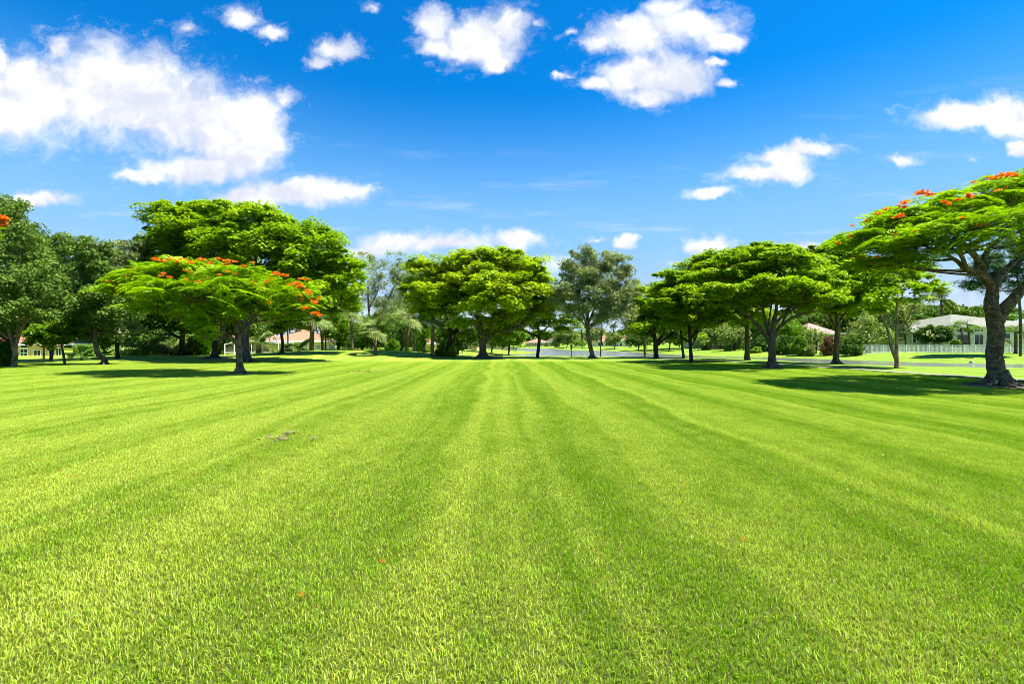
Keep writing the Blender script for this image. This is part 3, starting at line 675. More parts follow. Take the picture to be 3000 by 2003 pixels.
tree("oak_tree", "grey-green oak with dark straight trunk just left of the flame tree", (344, 42),
  [(370,760,45,42),(400,730,34,30),(345,770,30,30),(380,830,70,50),(340,900,50,50,-.5),(350,960,50,25,-1),(420,780,40,40,1)],
  [[(344,1055,0,.26),(343,1000,0,.2),(345,940,0,.16),(360,860,0,.1),(375,780,0,.05)],[(343,960,0,.12),(330,900,0,.08)]],
  'oakgrey', 'barkd', cr=0.65, per=100, size=0.2, flat=0.8, group=OG, upb=.3, bottom=.6, cover=1.3)
tree("shade_tree", "small bright green tree with thin leaning trunk in front of the peach house", (189, 33.5),
  [(185,985,42,26),(215,975,30,30),(160,990,30,22),(200,955,34,20)],
  [[(189,1068,0,.13),(186,1040,0,.1),(180,1010,0,.08),(178,985,0,.05)]], 'deep', 'bark', cr=0.4, per=90, size=0.16, flat=0.6, minfrac=.6, cover=1.6)
tree("shade_tree", "small dark green tree with short pale trunk left of the thin leaning one", (127, 36.5),
  [(120,985,32,28),(140,965,36,20),(105,1000,20,20),(130,1005,24,20)],
  [[(127,1062,0,.11),(128,1035,0,.09),(128,1000,0,.05)]], 'deep', 'barkp', cr=0.4, per=90, size=0.16, flat=0.6, minfrac=.6, cover=1.6)
bush("shrub", "dense dark shrub mass at the foot of the leftmost oak", 8, 1078, 31.5, 28, 75, 'dark', size=.14)
# ------------------------------------------------------------------ big bright trees, left
BG = "large bright green shade trees"
tree("shade_tree", "broad bright green tree with dark trunk left of the flame tree's trunk", (628, 43),
  [(470,640,48,34),(440,700,38,30),(520,625,60,32,1),(600,640,70,42,2),(480,720,70,50,0),(560,700,90,60,-1),(420,760,26,20),(450,790,60,40,1),(560,800,110,50,0),(500,640,50,34,-2),(640,690,60,50,-2),(600,770,110,56,0),(480,760,70,46,0),(680,800,80,50,0),(560,830,120,40,2),(520,880,120,40,0),(440,870,60,40,0),(600,900,90,40,-1),(620,615,50,20,1)],
  [[(628,1053,0,.40),(630,1015,0,.30),(632,980,0,.28),(625,930,0,.2),(600,850,0,.14),(570,760,0,.1),(550,690,0,.06)],[(634,985,0,.22),(660,950,0,.16),(670,880,0,.12),(650,780,0,.08)],[(629,990,0,.18),(590,985,0,.14),(540,940,0,.1),(480,880,0,.07)],[(610,890,0,.14),(530,820,0,.1),(480,740,0,.06)]],
  'green', 'barkd', cr=0.85, per=120, size=0.24, flat=0.55, group=BG, roots=6, cover=1.35)
tree("shade_tree", "tallest bright green tree, its stout trunk right behind the flame tree's", (718, 38.5),
  [(640,625,60,28,1),(720,640,70,36,0),(790,650,50,30,0),(860,690,60,34,0),(930,720,70,34,0),(980,770,60,36,0),(760,720,110,60,-1),(880,790,90,50,-1),(1010,815,45,30,0),(960,850,60,36,-1),(660,730,80,50,-1),(780,840,100,50,0),(880,880,80,36,0),(700,900,90,40,1),(1040,790,26,22,0),(700,700,90,60,1),(820,740,100,50,1),(900,790,90,50,1),(700,820,90,50,1),(780,900,80,36,1),(960,790,70,40,1),(760,620,30,14,0),(920,700,70,40,2)],
  [[(718,1059,0,.52),(717,1025,0,.38),(718,985,0,.34),(722,940,0,.3),(735,880,0,.2),(750,800,0,.13),(745,720,0,.08)],[(720,960,0,.26),(745,920,0,.2),(800,860,0,.14),(870,790,0,.1),(930,750,0,.06)],[(718,950,0,.2),(690,900,0,.16),(670,820,0,.12),(660,740,0,.07)],[(738,905,0,.16),(790,900,.5,.12),(860,870,.6,.09),(940,860,.6,.05)]],
  'green', 'bark', cr=0.8, per=125, size=0.23, flat=0.5, group=BG, roots=7, cover=1.4)
tree("shade_tree", "dark-trunked green tree growing before the screened porch of the orange-roofed house", (826, 47),
  [(900,830,60,40),(960,870,60,34),(1010,850,50,30),(860,890,60,30),(960,810,60,34),(1030,900,34,24),(830,930,60,30),(930,920,60,26),(830,970,26,18)],
  [[(830,1031,0,.24),(828,1005,0,.17),(824,970,0,.15),(826,930,0,.12),(850,880,0,.08),(900,840,0,.05)],[(825,965,0,.09),(810,950,0,.06)]],
  'green', 'barkd', cr=0.7, per=110, size=0.22, flat=0.6, group=BG, roots=4, cover=1.4)
tree("shade_tree", "shadowed green tree with thick dark trunk standing left of the pair of big trees", (533, 50),
  [(500,930,80,36),(560,920,70,40),(440,940,60,30),(400,960,50,22),(600,960,50,24)],
  [[(533,1041,0,.45),(533,1010,0,.32),(534,960,0,.25),(530,920,0,.15)],[(533,990,0,.2),(510,980,0,.15),(470,950,0,.1)],[(545,1035,0,.15),(565,1010,0,.12),(590,970,0,.09)]],
  'dark', 'barkd', cr=0.8, per=90, size=0.24, flat=0.6, roots=5, cover=1.5)

# ------------------------------------------------------------------ palms
def feather_palm(label, px, py_top, d, tr, nf, L, droop=0.9, leaf='palmg', name="feather_palm", bark='barkpal', lean=0, group=None, py_base=None, lw=0.02, ll=0.32, upmin=-0.1, upmax=1.2, z=None, npair=16):
    x = (px-1500)*d/F; z = hz(x, d) if z is None else z; top = W(px+lean, py_top, d)
    root = empty(name, (x, d, z), label, "palm tree", group)
    mb = MB(); n = 8; pts = [np.array((x, d, z-.1))*(1-t)+top*t + np.array((0.12*math.sin(3*t)*(top[2]-z)*.2, 0, 0)) for t in np.linspace(0, 1, n)]; pts[-1] = top
    if top[2]-z > 0.3: mb.tube(pts, [tr*1.35]+[tr]*(n-3)+[tr*.9, tr*.8], 9, 0.04)
    else: mb.tube([(x, d, z-.05), (x, d, z+.35)], [tr, tr*.8], 9)
    mb.build("trunk", bark, root, smooth=True)
    Cs, As, Bs = [], [], []; rm = MB()
    for k in range(nf):
        a = 2.4*k + rng.uniform(-.3, .3); el = upmin + (upmax-upmin)*((k*0.618) % 1.0); h = np.array((math.cos(a), math.sin(a), 0)); sd = np.array((-h[1], h[0], 0))
        Lk = L*rng.uniform(.8, 1.1); pos = []
        p = top.copy(); e = el
        for i in range(npair+1):
            pos.append(p.copy()); e = el - droop*(i/npair)**1.3*1.3
            p = p + (h*math.cos(e)+np.array((0, 0, math.sin(e))))*Lk/npair
        rm.tube(pos[::2], [0.022*(1-.8*i/len(pos[::2])) for i in range(len(pos[::2]))], 3, cap=False)
        for i in range(2, npair+1):
            wl = ll*L*math.sin(math.pi*min(.96, .12+.8*i/npair))**.7
            for s in (-1, 1):
                ax = unit(sd*s*1.0 + h*.55 + np.array((0, 0, -.45+rng.normal(0, .12))))
                Cs.append(pos[i]+ax*wl*.5); As.append(ax*wl*.5); Bs.append(unit(h)*lw*(1.3+d/90))
    link("crown", quadmesh("crown", np.array(Cs), np.array(As), np.array(Bs)), leaf, root)
    rm.build("rachis", leaf, root)
    return root
def fan_palm(label, px, py_top, d, tr, nf, rad, leaf='palm', lean=0, group=None, z=None, pet=0.7):
    x = (px-1500)*d/F; z = hz(x, d) if z is None else z; top = W(px+lean, py_top, d)
    root = empty("fan_palm", (x, d, z), label, "palm tree", group)
    mb = MB(); n = 8; pts = [np.array((x, d, z-.1))*(1-t)+top*t for t in np.linspace(0, 1, n)]
    mb.tube(pts, [tr*1.25]+[tr]*(n-2)+[tr*1.15], 9, 0.08); mb.build("trunk", 'barkpal', root, smooth=True)
    Cs, As, Bs, Ts = [], [], [], []; st = MB()
    for k in range(nf):
        a = 2.4*k; el = -0.85 + 2.2*((k*0.618) % 1.0); h = np.array((math.cos(a)*math.cos(el), math.sin(a)*math.cos(el), math.sin(el)))
        tn = rng.random()
        hub = top + h*rad*pet*rng.uniform(.75, 1.1) - np.array((0, 0, 0.10*rad)); st.tube([top, (top+hub)/2+np.array((0, 0, .05)), hub], [.025, .02, .015], 3, cap=False)
        sd = unit(np.cross(h, np.array((0, 0, 1.0)))); up = np.cross(sd, h)
        for j in range(15):
            th = (j-7)/7*1.6; ax = unit(h*math.cos(th)+sd*math.sin(th) + np.array((0, 0, -.16)) + up*(.12*abs(th)+rng.normal(0,.07))); l = rad*.74*(1-.22*abs(th)/1.75)*rng.uniform(.85, 1.1)
            Cs.append(hub+ax*l*.5); As.append(ax*l*.5); Bs.append(unit(np.cross(ax, up+rdir(1)[0]*.3))*.040*rad)
            Cs.append(hub+ax*l*1.02+np.array((0, 0, -.05*l))); As.append(unit(ax+np.array((0, 0, -.5)))*l*.16); Bs.append(Bs[-1]*.6); Ts += [tn*.7+rng.random()*.3]*2
    link("crown", quadmesh("crown", np.array(Cs), np.array(As), np.array(Bs), np.array(Ts)), leaf, root); st.build("petiole", leaf, root)
    return root
fan_palm("short fan palm with full pale crown standing alone on the lawn edge", 1100, 960, 46.5, .15, 24, 1.35)
PG = "tall palms mixed among the left trees"
fan_palm("tall fan palm left of the standalone fan palm, head hidden in leaves", 1032, 905, 55, .17, 26, 1.5, lean=-4, group=PG)
fan_palm("leaning tall fan palm between the standalone fan palm and the centre trees", 1189, 925, 56, .2, 28, 1.5, lean=11, group=PG)
fan_palm("stout palm trunk before the right part of the orange tiled roof", 913, 920, 55, .24, 24, 1.6, lean=2, group=PG)
fan_palm("second palm from the stout one, near the right end of the orange roof", 945, 925, 57, .15, 24, 1.5, lean=-3, group=PG)
fan_palm("thin palm close behind the pair at the right end of the orange roof", 953, 935, 60, .11, 20, 1.2, lean=2, group=PG)
fan_palm("very thin palm standing in front of the left part of the orange roof", 844, 900, 60, .09, 22, 1.3, lean=-2, group=PG)
fan_palm("palm with thick pale trunk below the left side of the centre tree", 1266, 925, 47, .19, 24, 1.4, lean=2, group=PG)
feather_palm("low date palm with drooping fronds under the left trees, nearest the oaks", 420, 1022, 50, .35, 34, 3.0, 1.0, 'palm', "date_palm", lw=.03, upmin=.1)
feather_palm("date palm with long drooping fronds left of the thick shadowed trunk", 505, 1020, 53, .35, 34, 3.2, 1.0, 'palm', "date_palm", lw=.03, upmin=.1)
feather_palm("date palm arching over the screened porch behind the flame tree", 757, 1000, 54, .28, 36, 2.6, 1.0, 'palm', "date_palm", lw=.03, upmin=.0)
feather_palm("small feather palm in front of the orange-roofed house's wall", 876, 1018, 56, .2, 26, 2.0, .8, 'palmg', "date_palm", lw=.025)
feather_palm("young yellow-green feather palm on the grass right of the peach house", 240, 1040, 40, .12, 22, 1.0, .9, 'palmg', "date_palm", lw=.02)
# ------------------------------------------------------------------ centre trees
tree("oak_tree", "sparse grey-leaved tree standing tall behind the standalone fan palm", (1090, 66),
  [(1070,770,22,26),(1100,790,34,40),(1150,770,26,30),(1180,755,18,22),(1130,850,50,50),(1170,830,40,40),(1075,830,30,36),(1160,900,50,40),(1100,900,50,40),(1195,800,14,20)],
  [[(1090,1030,0,.28),(1086,960,0,.2),(1080,900,0,.15),(1078,820,0,.08)],[(1086,930,0,.16),(1120,900,0,.14),(1150,850,0,.1),(1175,780,0,.06)],[(1082,900,0,.12),(1110,840,0,.07),(1100,790,0,.05)]],
  'oakgrey', 'bark', cr=0.85, per=52, size=0.22, flat=0.9, cover=0.95, group="grey-leaved trees", upb=.3, bottom=.6)
tree("oak_tree", "dim olive tree seen between the grey-leaved tree and the centre tree", (1215, 72),
  [(1215,830,50,50),(1230,790,30,26),(1200,900,60,40),(1250,880,50,50)],
  [[(1215,1030,0,.25),(1213,960,0,.2),(1215,880,0,.1)]], 'oakgrey', 'bark', cr=0.95, per=70, size=0.26, flat=0.9, cover=1.2, group="grey-leaved trees", upb=.3, bottom=.6)
tree("shade_tree", "bright lime-green leafy tree joined to the centre tree's left side", (1310, 49),
  [(1250,800,60,34),(1300,815,60,30),(1215,845,44,26,-1),(1260,860,70,30,-2),(1240,890,50,24,-1),(1340,840,60,36),(1290,900,60,24,-2),(1275,930,26,15,-2.5),(1330,890,50,40),(1230,780,40,20),(1225,870,40,40,1)],
  [[(1310,1044,0,.24),(1312,1015,0,.2),(1318,970,0,.15),(1300,900,0,.1),(1270,850,0,.06)],[(1312,1015,0,.15),(1330,990,0,.12),(1345,940,0,.08)]],
  'lime', 'barkd', cr=0.75, per=125, size=0.22, flat=0.5, cover=1.35, group=BG)
tree("shade_tree", "large rounded lime-green tree beside the bench at the centre", (1415, 47.5),
  [(1370,765,70,32,1),(1440,760,70,32,1),(1520,770,60,30,0),(1340,790,60,34,1),(1400,820,80,44,-1),(1480,820,70,50,0),(1560,800,50,36,0),(1590,850,36,40,0),(1420,835,60,30,-3),(1440,870,70,40,-3),(1400,860,60,34,-2),(1540,880,60,40,-1),(1480,900,80,34,-2),(1380,950,46,16,-3),(1410,900,50,28,-3),(1500,940,70,26,0),(1560,830,60,40,2),(1350,870,60,50,2),(1580,930,34,20,0),(1300,780,40,26,1),(1450,800,110,44,2),(1380,850,80,44,1),(1540,850,60,44,1),(1460,940,80,30,1),(1560,900,50,34,1),(1420,980,70,16,1),(1500,830,60,30,-2)],
  [[(1415,1048,0,.46),(1414,1010,0,.36),(1413,985,0,.36),(1405,950,0,.24),(1395,890,0,.16),(1385,820,0,.08)],[(1414,992,0,.28),(1432,960,0,.22),(1445,920,0,.17),(1450,850,0,.1)],[(1420,1000,0,.24),(1445,980,0,.2),(1480,968,0,.16),(1530,950,0,.12),(1570,900,0,.07)],[(1440,930,0,.14),(1490,880,0,.1),(1530,820,0,.06)],[(1405,960,0,.16),(1380,940,-.5,.1),(1365,960,-2,.04)]],
  'lime', 'bark', cr=0.8, per=125, size=0.22, flat=0.5, cover=1.3, group=BG, roots=7)
tree("shade_tree", "wide low tree with thin dark trunk standing at the lake edge right of the bench", (1575, 50),
  [(1560,900,50,30),(1610,920,60,30),(1650,940,40,22),(1680,955,26,13),(1540,935,50,22),(1600,960,50,18),(1640,890,50,30),(1580,870,50,36),(1500,930,40,30)],
  [[(1575,1045,0,.23),(1578,1015,0,.17),(1580,985,0,.15),(1578,965,0,.12),(1570,930,0,.07)],[(1579,985,0,.12),(1555,975,0,.1),(1530,965,0,.08),(1500,960,0,.06),(1470,965,0,.04)],[(1580,980,0,.1),(1595,965,0,.08),(1620,940,0,.05)],[(1579,970,0,.1),(1600,985,0,.06),(1625,970,0,.04)],[(1578,965,0,.09),(1560,940,0,.06)]],
  'green', 'barkd', cr=0.65, per=85, size=0.2, flat=0.5, cover=1.25, group=BG)
tree("oak_tree", "tall grey-green oak with slanting trunk by the lake at the centre", (1735, 46.5),
  [(1680,770,22,30),(1720,755,24,26),(1760,765,28,28),(1800,770,20,30),(1830,775,15,26),(1700,810,50,40),(1770,810,56,44),(1830,830,34,44),(1670,850,50,34),(1720,860,60,40),(1790,870,60,44),(1840,880,30,36),(1650,880,36,24),(1740,910,60,34),(1800,925,50,30),(1680,905,30,26),(1670,800,28,28),(1625,870,26,22),(1715,740,14,16),(1785,750,12,14)],
  [[(1735,1050,0,.30),(1731,1020,0,.21),(1724,985,0,.19),(1721,950,0,.18),(1722,900,0,.12),(1728,840,0,.08),(1725,790,0,.05)],[(1721,955,0,.14),(1712,930,0,.11),(1702,890,0,.08),(1695,830,0,.05)],[(1722,950,0,.13),(1740,905,0,.1),(1752,860,0,.07),(1760,800,0,.04)],[(1722,955,0,.12),(1750,935,0,.09),(1775,890,0,.07),(1810,830,0,.04)],[(1720,960,0,.10),(1700,935,0,.08),(1670,905,0,.05)],[(1724,965,0,.10),(1745,945,0,.08),(1790,915,0,.05),(1830,890,0,.03)]],
  'oakgrey', 'bark', cr=0.55, per=78, size=0.19, flat=0.9, cover=1.15, group="grey-leaved trees", roots=5, upb=.3, bottom=.6)
tree("young_tree", "very thin dark-stemmed young tree just right of the slanting oak", (1759, 52),
  [(1762,950,22,16),(1780,935,20,14),(1750,935,20,14),(1745,960,14,9)],
  [[(1759,1047,0,.08),(1760,1020,0,.06),(1761,990,0,.06),(1764,965,0,.04),(1762,940,0,.03)]], 'oak', 'barkd', cr=0.5, per=36, size=0.17, flat=.9, cover=1.1)
tree("oak_tree", "hazy olive oak behind, between the slanting oak and the umbrella trees", (1890, 62),
  [(1870,880,36,36),(1850,920,40,40),(1900,900,40,40),(1890,860,26,20),(1860,960,36,24),(1920,870,40,30)],
  [[(1890,1035,0,.25),(1888,980,0,.2),(1880,920,0,.1)]], 'oakgrey', 'bark', cr=0.8, per=80, size=0.24, flat=.9, cover=1.2, group="grey-leaved trees", upb=.3, bottom=.6)
# ------------------------------------------------------------------ umbrella trees on the right
UG = "umbrella-shaped shade trees on the right"
tree("umbrella_tree", "umbrella tree with short multi-forked trunk, first on the right of the lake view", (1922, 48),
  [(1900,855,40,16),(1950,850,50,24),(1890,890,34,16),(1930,900,60,24),(1860,970,34,13,-1),(1900,955,50,20,-1),(1950,965,60,20,0),(2000,940,60,30,0),(1990,880,60,34,0),(1870,945,26,12),(1930,930,60,30,1),(1880,910,40,24,1),(1960,860,60,30,2),(1970,930,60,34,2),(2000,990,40,20,1)],
  [[(1922,1046,0,.32),(1921,1015,0,.25),(1918,990,0,.2),(1900,965,0,.12),(1880,950,0,.07)],[(1920,1002,0,.2),(1918,970,0,.14),(1925,920,0,.08)],[(1922,1005,0,.2),(1940,980,0,.14),(1955,950,0,.1),(1970,900,0,.06)],[(1924,1010,0,.15),(1950,990,0,.1),(1975,975,0,.07)]],
  'green', 'barkd', cr=0.7, per=115, size=0.2, flat=.45, cover=1.45, group=UG)
tree("umbrella_tree", "umbrella tree with a forked black trunk, second on the right", (2025, 38),
  [(1970,815,50,22,0),(2030,820,60,26,-1),(2060,770,50,20,1),(2110,760,60,22,1),(1950,860,34,24),(2000,870,70,30,-2),(2070,860,80,36,-1),(2130,820,80,40,1),(2060,800,80,30,2),(1990,900,70,34,0),(2100,900,90,40,1),(1950,910,40,26,0),(2040,950,70,18,0),(2180,920,60,24,2),(2160,790,60,30,3),(2010,920,60,24,-1),(2080,920,80,22,0),(2160,880,60,40,2),(1975,840,50,24,1),(2020,870,30,16,-3.5)],
  [[(2025,1060,0,.22),(2024,1030,0,.15),(2022,1000,0,.15),(2020,960,0,.12),(2018,920,0,.09),(2010,870,0,.06)],[(2023,990,0,.10),(2045,965,0,.08),(2100,945,0,.07),(2160,930,0,.05)],[(2022,1002,0,.09),(1995,985,0,.06),(1965,972,0,.04)],[(2030,985,0,.09),(2050,950,0,.08),(2058,900,0,.05)],[(2027,1010,0,.07),(2040,985,0,.05),(2045,960,0,.04)]],
  'green', 'barkd', cr=0.6, per=135, size=0.17, flat=.45, cover=1.6, group=UG)
tree("umbrella_tree", "broad layered umbrella tree with low forking trunk, third on the right", (2262, 29.5),
  [(2240,728,50,18,2),(2170,745,60,18,2),(2280,745,60,24,2),(2130,800,60,16,0),(2110,850,60,18,-1.5),(2170,855,60,18,-2),(2200,790,90,30,1),(2290,800,80,36,0),(2370,790,50,30,1),(2280,830,80,24,-2.5),(2350,850,60,24,-1),(2200,840,80,26,0),(2080,810,36,18,0),(2130,880,60,16,0),(2240,870,90,20,1),(2350,890,70,22,2),(2420,850,70,30,2),(2100,780,50,16,2),(2090,860,26,12,-2),(2230,760,110,26,0),(2280,770,90,30,3),(2180,820,90,30,3),(2330,830,90,36,2),(2150,840,80,24,1),(2390,820,70,40,3),(2260,850,110,24,0),(2400,880,70,24,0),(2190,880,80,20,2)],
  [[(2262,1077,0,.36),(2262,1045,0,.24),(2262,1010,0,.23),(2264,975,0,.2),(2268,940,0,.16),(2275,900,0,.1),(2278,850,0,.06)],[(2258,1010,0,.17),(2240,975,0,.14),(2205,935,0,.11),(2175,910,0,.08),(2130,880,0,.05)],[(2263,990,0,.17),(2245,950,.2,.12),(2235,905,.4,.09),(2220,860,.4,.06)],[(2266,985,0,.15),(2285,955,0,.11),(2330,925,0,.09),(2400,905,0,.07),(2450,880,0,.04)],[(2268,950,0,.12),(2300,920,-.3,.09),(2350,890,-.5,.06)],[(2290,950,0,.08),(2310,905,.6,.06),(2340,870,.8,.04)],[(2250,960,0,.08),(2256,920,.3,.06),(2262,880,.4,.05)]],
  'green', 'bark', cr=0.52, per=150, size=0.15, flat=.42, cover=1.65, group=UG, roots=6, sides=12)
tree("umbrella_tree", "straight-trunked tree behind, between the second and third umbrella trees", (2189, 44),
  [(2190,900,60,34),(2240,930,50,24),(2150,930,50,22),(2200,860,60,30),(2230,890,40,30)],
  [[(2189,1052,0,.36),(2189,1010,0,.25),(2189,960,0,.22),(2190,900,0,.14)],[(2192,990,0,.1),(2215,970,0,.08),(2240,955,0,.05)],[(2192,1000,0,.08),(2225,980,0,.06)]],
  'deep', 'bark', cr=0.75, per=100, size=0.2, flat=.5, cover=1.5, group=UG, minfrac=.55)
tree("umbrella_tree", "thin leaning trunked tree just left of the second umbrella tree's trunk", (2003, 46),
  [(2000,900,50,30),(2010,940,40,20)], [[(2003,1048,0,.2),(1998,1010,0,.12),(1995,960,0,.11),(1998,910,0,.06)]],
  'deep', 'barkd', cr=0.7, per=90, size=0.2, flat=.5, cover=1.4, group=UG, minfrac=.6)
tree("umbrella_tree", "dense umbrella tree with plain grey-brown trunk, fourth on the right", (2449, 36),
  [(2400,730,50,16,0),(2450,740,60,26,0),(2380,770,50,26,-1),(2480,790,80,30,-1),(2420,820,90,34,0),(2530,800,60,40,1),(2500,850,80,30,0),(2400,870,80,26,0),(2560,850,50,30,1),(2470,890,80,26,0),(2560,890,50,20,0),(2340,890,40,16,0),(2440,710,30,10,0),(2440,780,90,40,2),(2480,840,100,40,2),(2420,850,90,36,1),(2540,860,70,40,3),(2500,890,80,30,1),(2420,900,70,20,2),(2470,760,50,26,0)],
  [[(2449,1062,0,.34),(2450,1030,0,.24),(2452,990,0,.21),(2453,940,0,.19),(2450,880,0,.13),(2445,800,0,.07)],[(2452,950,0,.12),(2480,910,0,.09),(2520,860,0,.05)],[(2452,960,0,.12),(2420,900,0,.08),(2400,840,0,.05)]],
  'green', 'bark', cr=0.58, per=130, size=0.18, flat=.45, cover=1.55, group=UG, minfrac=.5, roots=4)
tree("twin_stem_tree", "pale twin-stemmed tree with peeling bark left of the huge flame tree", (2628, 29),
  [(2590,865,44,20,-.5),(2640,850,60,20,0),(2560,885,30,12,-.8),(2600,830,60,24,1),(2700,840,28,16,0),(2745,835,22,14,0),(2660,880,36,10,0),(2680,815,50,20,1),(2570,905,24,8,-.5),(2760,850,14,9),(2610,800,80,24,1.5),(2550,840,60,22,1.5),(2660,790,60,18,2)],
  [[(2628,1078,0,.20),(2627,1045,0,.15),(2626,1000,0,.1),(2628,950,0,.09),(2627,900,0,.07),(2630,860,0,.05)],[(2624,1048,0,.12),(2612,1015,0,.1),(2602,970,0,.08),(2590,935,0,.06),(2575,915,0,.04)],[(2585,930,0,.05),(2584,895,0,.04),(2590,870,0,.03)],[(2628,975,.1,.05),(2650,950,.1,.045),(2670,910,.1,.04),(2682,885,.1,.035),(2710,870,.1,.025),(2730,845,.1,.015)],[(2682,888,.1,.03),(2678,860,.1,.02),(2682,845,.1,.012)],[(2627,905,0,.05),(2618,895,0,.03),(2612,885,0,.02)]],
  'green', 'barkp', cr=0.42, per=75, size=0.14, flat=.55, cover=1.15, minfrac=.6, sides=10, limb=.04)
# dark needle tree behind the huge one
tree("needle_tree", "feathery blue-green conifer behind the huge flame tree at the right edge", (2990, 66),
  [(2960,760,70,40),(2880,800,60,30),(2920,830,60,24),(3000,820,60,50),(2860,835,44,20),(2970,720,50,30),(3030,740,60,60),(2900,770,40,22)],
  [[(2990,1030,0,.3),(2990,950,0,.25),(2985,850,0,.18),(2975,760,0,.1)]], 'pine', 'bark', cr=0.9, per=120, size=0.34, flat=.55, cover=1.4, aspect=.2)
def hedge(label, x0, x1, py, d, hpx, leaf='hedge', name="hedge", dep=0.9):
    a = W(x0, py, d); b = W(x1, py, d); n = max(2, int((b[0]-a[0])/0.7)); h = hpx*d/F; z = hz((a[0]+b[0])/2, d)
    root = empty(name, ((a[0]+b[0])/2, d, z), label, "hedge", "clipped hedges"); C = []
    for x in np.linspace(a[0], b[0], n):
        for y in (-dep/2, dep/2):
            for zz in np.arange(0.25, h, 0.4): C.append((x+rng.normal(0, .06), d+y+rng.normal(0, .05), z+zz))
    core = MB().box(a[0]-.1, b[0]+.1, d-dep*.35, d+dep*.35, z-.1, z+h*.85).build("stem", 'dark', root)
    leaves("foliage", np.array(C), 0.42, 80, .13, .8, leaf, root, .4, .6, .5); return root
# ------------------------------------------------------------------ background trees that close the view
BK = "background trees behind the lawn"
def back(label, px, d, bl, leaf='dark', cr=1.0, per=75, size=0.38, name="background_tree", pyb=None, cover=2.2, group=BK, flat=.75, bark='barkd'):
    cy = min(b[1] for b in bl); tree(name, label, (px, d), bl, [[(px,1030,0,.22),(px+3,1000,0,.17),(px-2,960,0,.13),(px,cy+20,0,.07)]], leaf, bark, cr=cr, per=per, size=size, flat=flat, cover=cover, group=group, bottom=.7, twig=.1, shell=(.35, 1.0), upb=.3)
back("dark tree filling the gap behind the two leftmost oaks", 70, 62, [(40,900,90,60),(120,940,80,45),(-20,950,70,60)], per=70)
back("dark tree behind the peach house's right end", 250, 66, [(230,920,70,60),(290,950,60,40),(310,880,60,50)])
back("dark tree behind the straight-trunked oak left of the flame tree", 360, 60, [(360,900,80,50),(400,940,90,50),(330,960,60,40)])
back("dark tree behind the left part of the flame tree", 480, 66, [(480,900,100,60),(520,960,110,40),(430,970,80,36)])
back("dark tree behind the flame tree's trunk", 600, 70, [(600,920,110,60),(660,960,90,36)])
back("black-shadowed thicket tree low behind the shadowed trunk and date palms", 470, 59, [(450,1000,60,30),(520,1005,60,26),(400,1000,40,26)], 'dark', size=.26)
back("dark low tree between the shadowed trunk and the flame tree's trunk", 610, 60, [(600,1000,50,28),(650,990,40,30),(570,1010,30,20)], 'dark', size=.26)
back("dim bushy tree closing the view left of the peach house's hedge", 300, 60, [(300,1000,30,30),(330,1010,26,20)], 'deep', size=.24)
back("leafy olive tree overhanging the screened porch", 735, 61, [(740,950,60,40),(700,930,70,50),(760,975,40,16)], 'oak', size=.26)
back("sunlit green tree behind the ridge of the orange roof", 850, 92, [(840,925,90,40),(900,930,70,40),(800,940,60,36)], 'willow')
back("dark green tree at the right end of the orange-roofed house", 990, 60, [(990,975,46,30),(1010,950,60,40),(1040,985,40,30)], 'deep', size=.24)
back("dark rounded tree behind the standalone fan palm", 1060, 58, [(1075,985,45,26),(1050,1000,34,20),(1090,960,50,34)], 'dark', size=.22)
back("sunlit feathery tree behind, between the leaning fan palm and centre trees", 1160, 80, [(1170,975,44,44),(1210,985,40,34),(1150,940,50,40)], 'willow')
back("dark bushy tree under the joined lime-green tree", 1175, 62, [(1160,1000,34,24),(1175,970,30,30)], 'dark', size=.22)
back("dark leafy tree in the shade left of the bench tree's trunk", 1340, 58, [(1320,960,50,40),(1350,1000,40,28),(1300,1000,30,26),(1370,970,50,36)], 'dark', size=.22)
back("dark vine-covered tree hanging down left of the centre trunks", 1240, 60, [(1235,960,20,50),(1250,900,40,60),(1232,1000,14,26)], 'deep', size=.22)
back("dark tree far behind the gap between the two leftmost oaks and the orange-roofed house", 150, 90, [(150,900,120,80),(260,900,110,90),(30,900,120,90)], cr=1.4, size=.5)
back("wide dark tree far behind the crown of the flame tree", 480, 95, [(420,880,120,90),(560,880,140,90),(680,890,100,80)], cr=1.4, size=.5)
back("dark tree behind the right shoulder of the tallest bright green tree", 930, 90, [(930,900,60,60),(990,910,60,60),(880,880,60,50)], cr=1.3, size=.45)
back("bright green round tree beyond the bench by the grey fence", 1490, 95, [(1495,980,46,30),(1465,990,30,24),(1480,1000,36,16)], 'deep', size=.3)
back("pale green tree beyond the bench, behind the picket end", 1440, 100, [(1430,985,36,26),(1400,990,34,22)], 'willow', size=.3)
for lb, px, d, lf in [
  ("distant dark tree seen under the far-left oaks' crowns", -10, 105, 'dark'), ("distant tree seen between the peach house and the curved oak trunk", 215, 112, 'deep'),
  ("distant tree seen left of the straight oak trunk beyond the hedges", 320, 108, 'dark'), ("distant dark tree seen above the left drooping date palm", 430, 115, 'dark'),
  ("distant dark tree seen right of the shadowed thick trunk", 580, 112, 'deep'), ("distant tree behind the left end of the screened enclosure", 680, 118, 'dark'),
  ("distant tree right of the orange-roofed house's end wall", 1015, 112, 'dark'), ("distant tree behind the clipped hedge near the standalone fan palm", 1085, 118, 'deep'),
  ("distant tree seen right of the leaning fan palm's trunk", 1225, 120, 'dark'), ("distant tree seen through the lime-green tree's stems", 1300, 122, 'deep')]:
    back(lb, px, d, [(px,985,60,30),(px-40,1000,40,22),(px+42,998,40,22)], lf, cr=1.5, size=.6, per=60)
hedge("long dark hedge line behind the garden palms, right of the orange-roofed house", 985, 1200, 1021, 70, 13, 'deep')
hedge("long dark hedge line far behind the drooping date palms", 300, 660, 1030, 68, 16, 'deep')
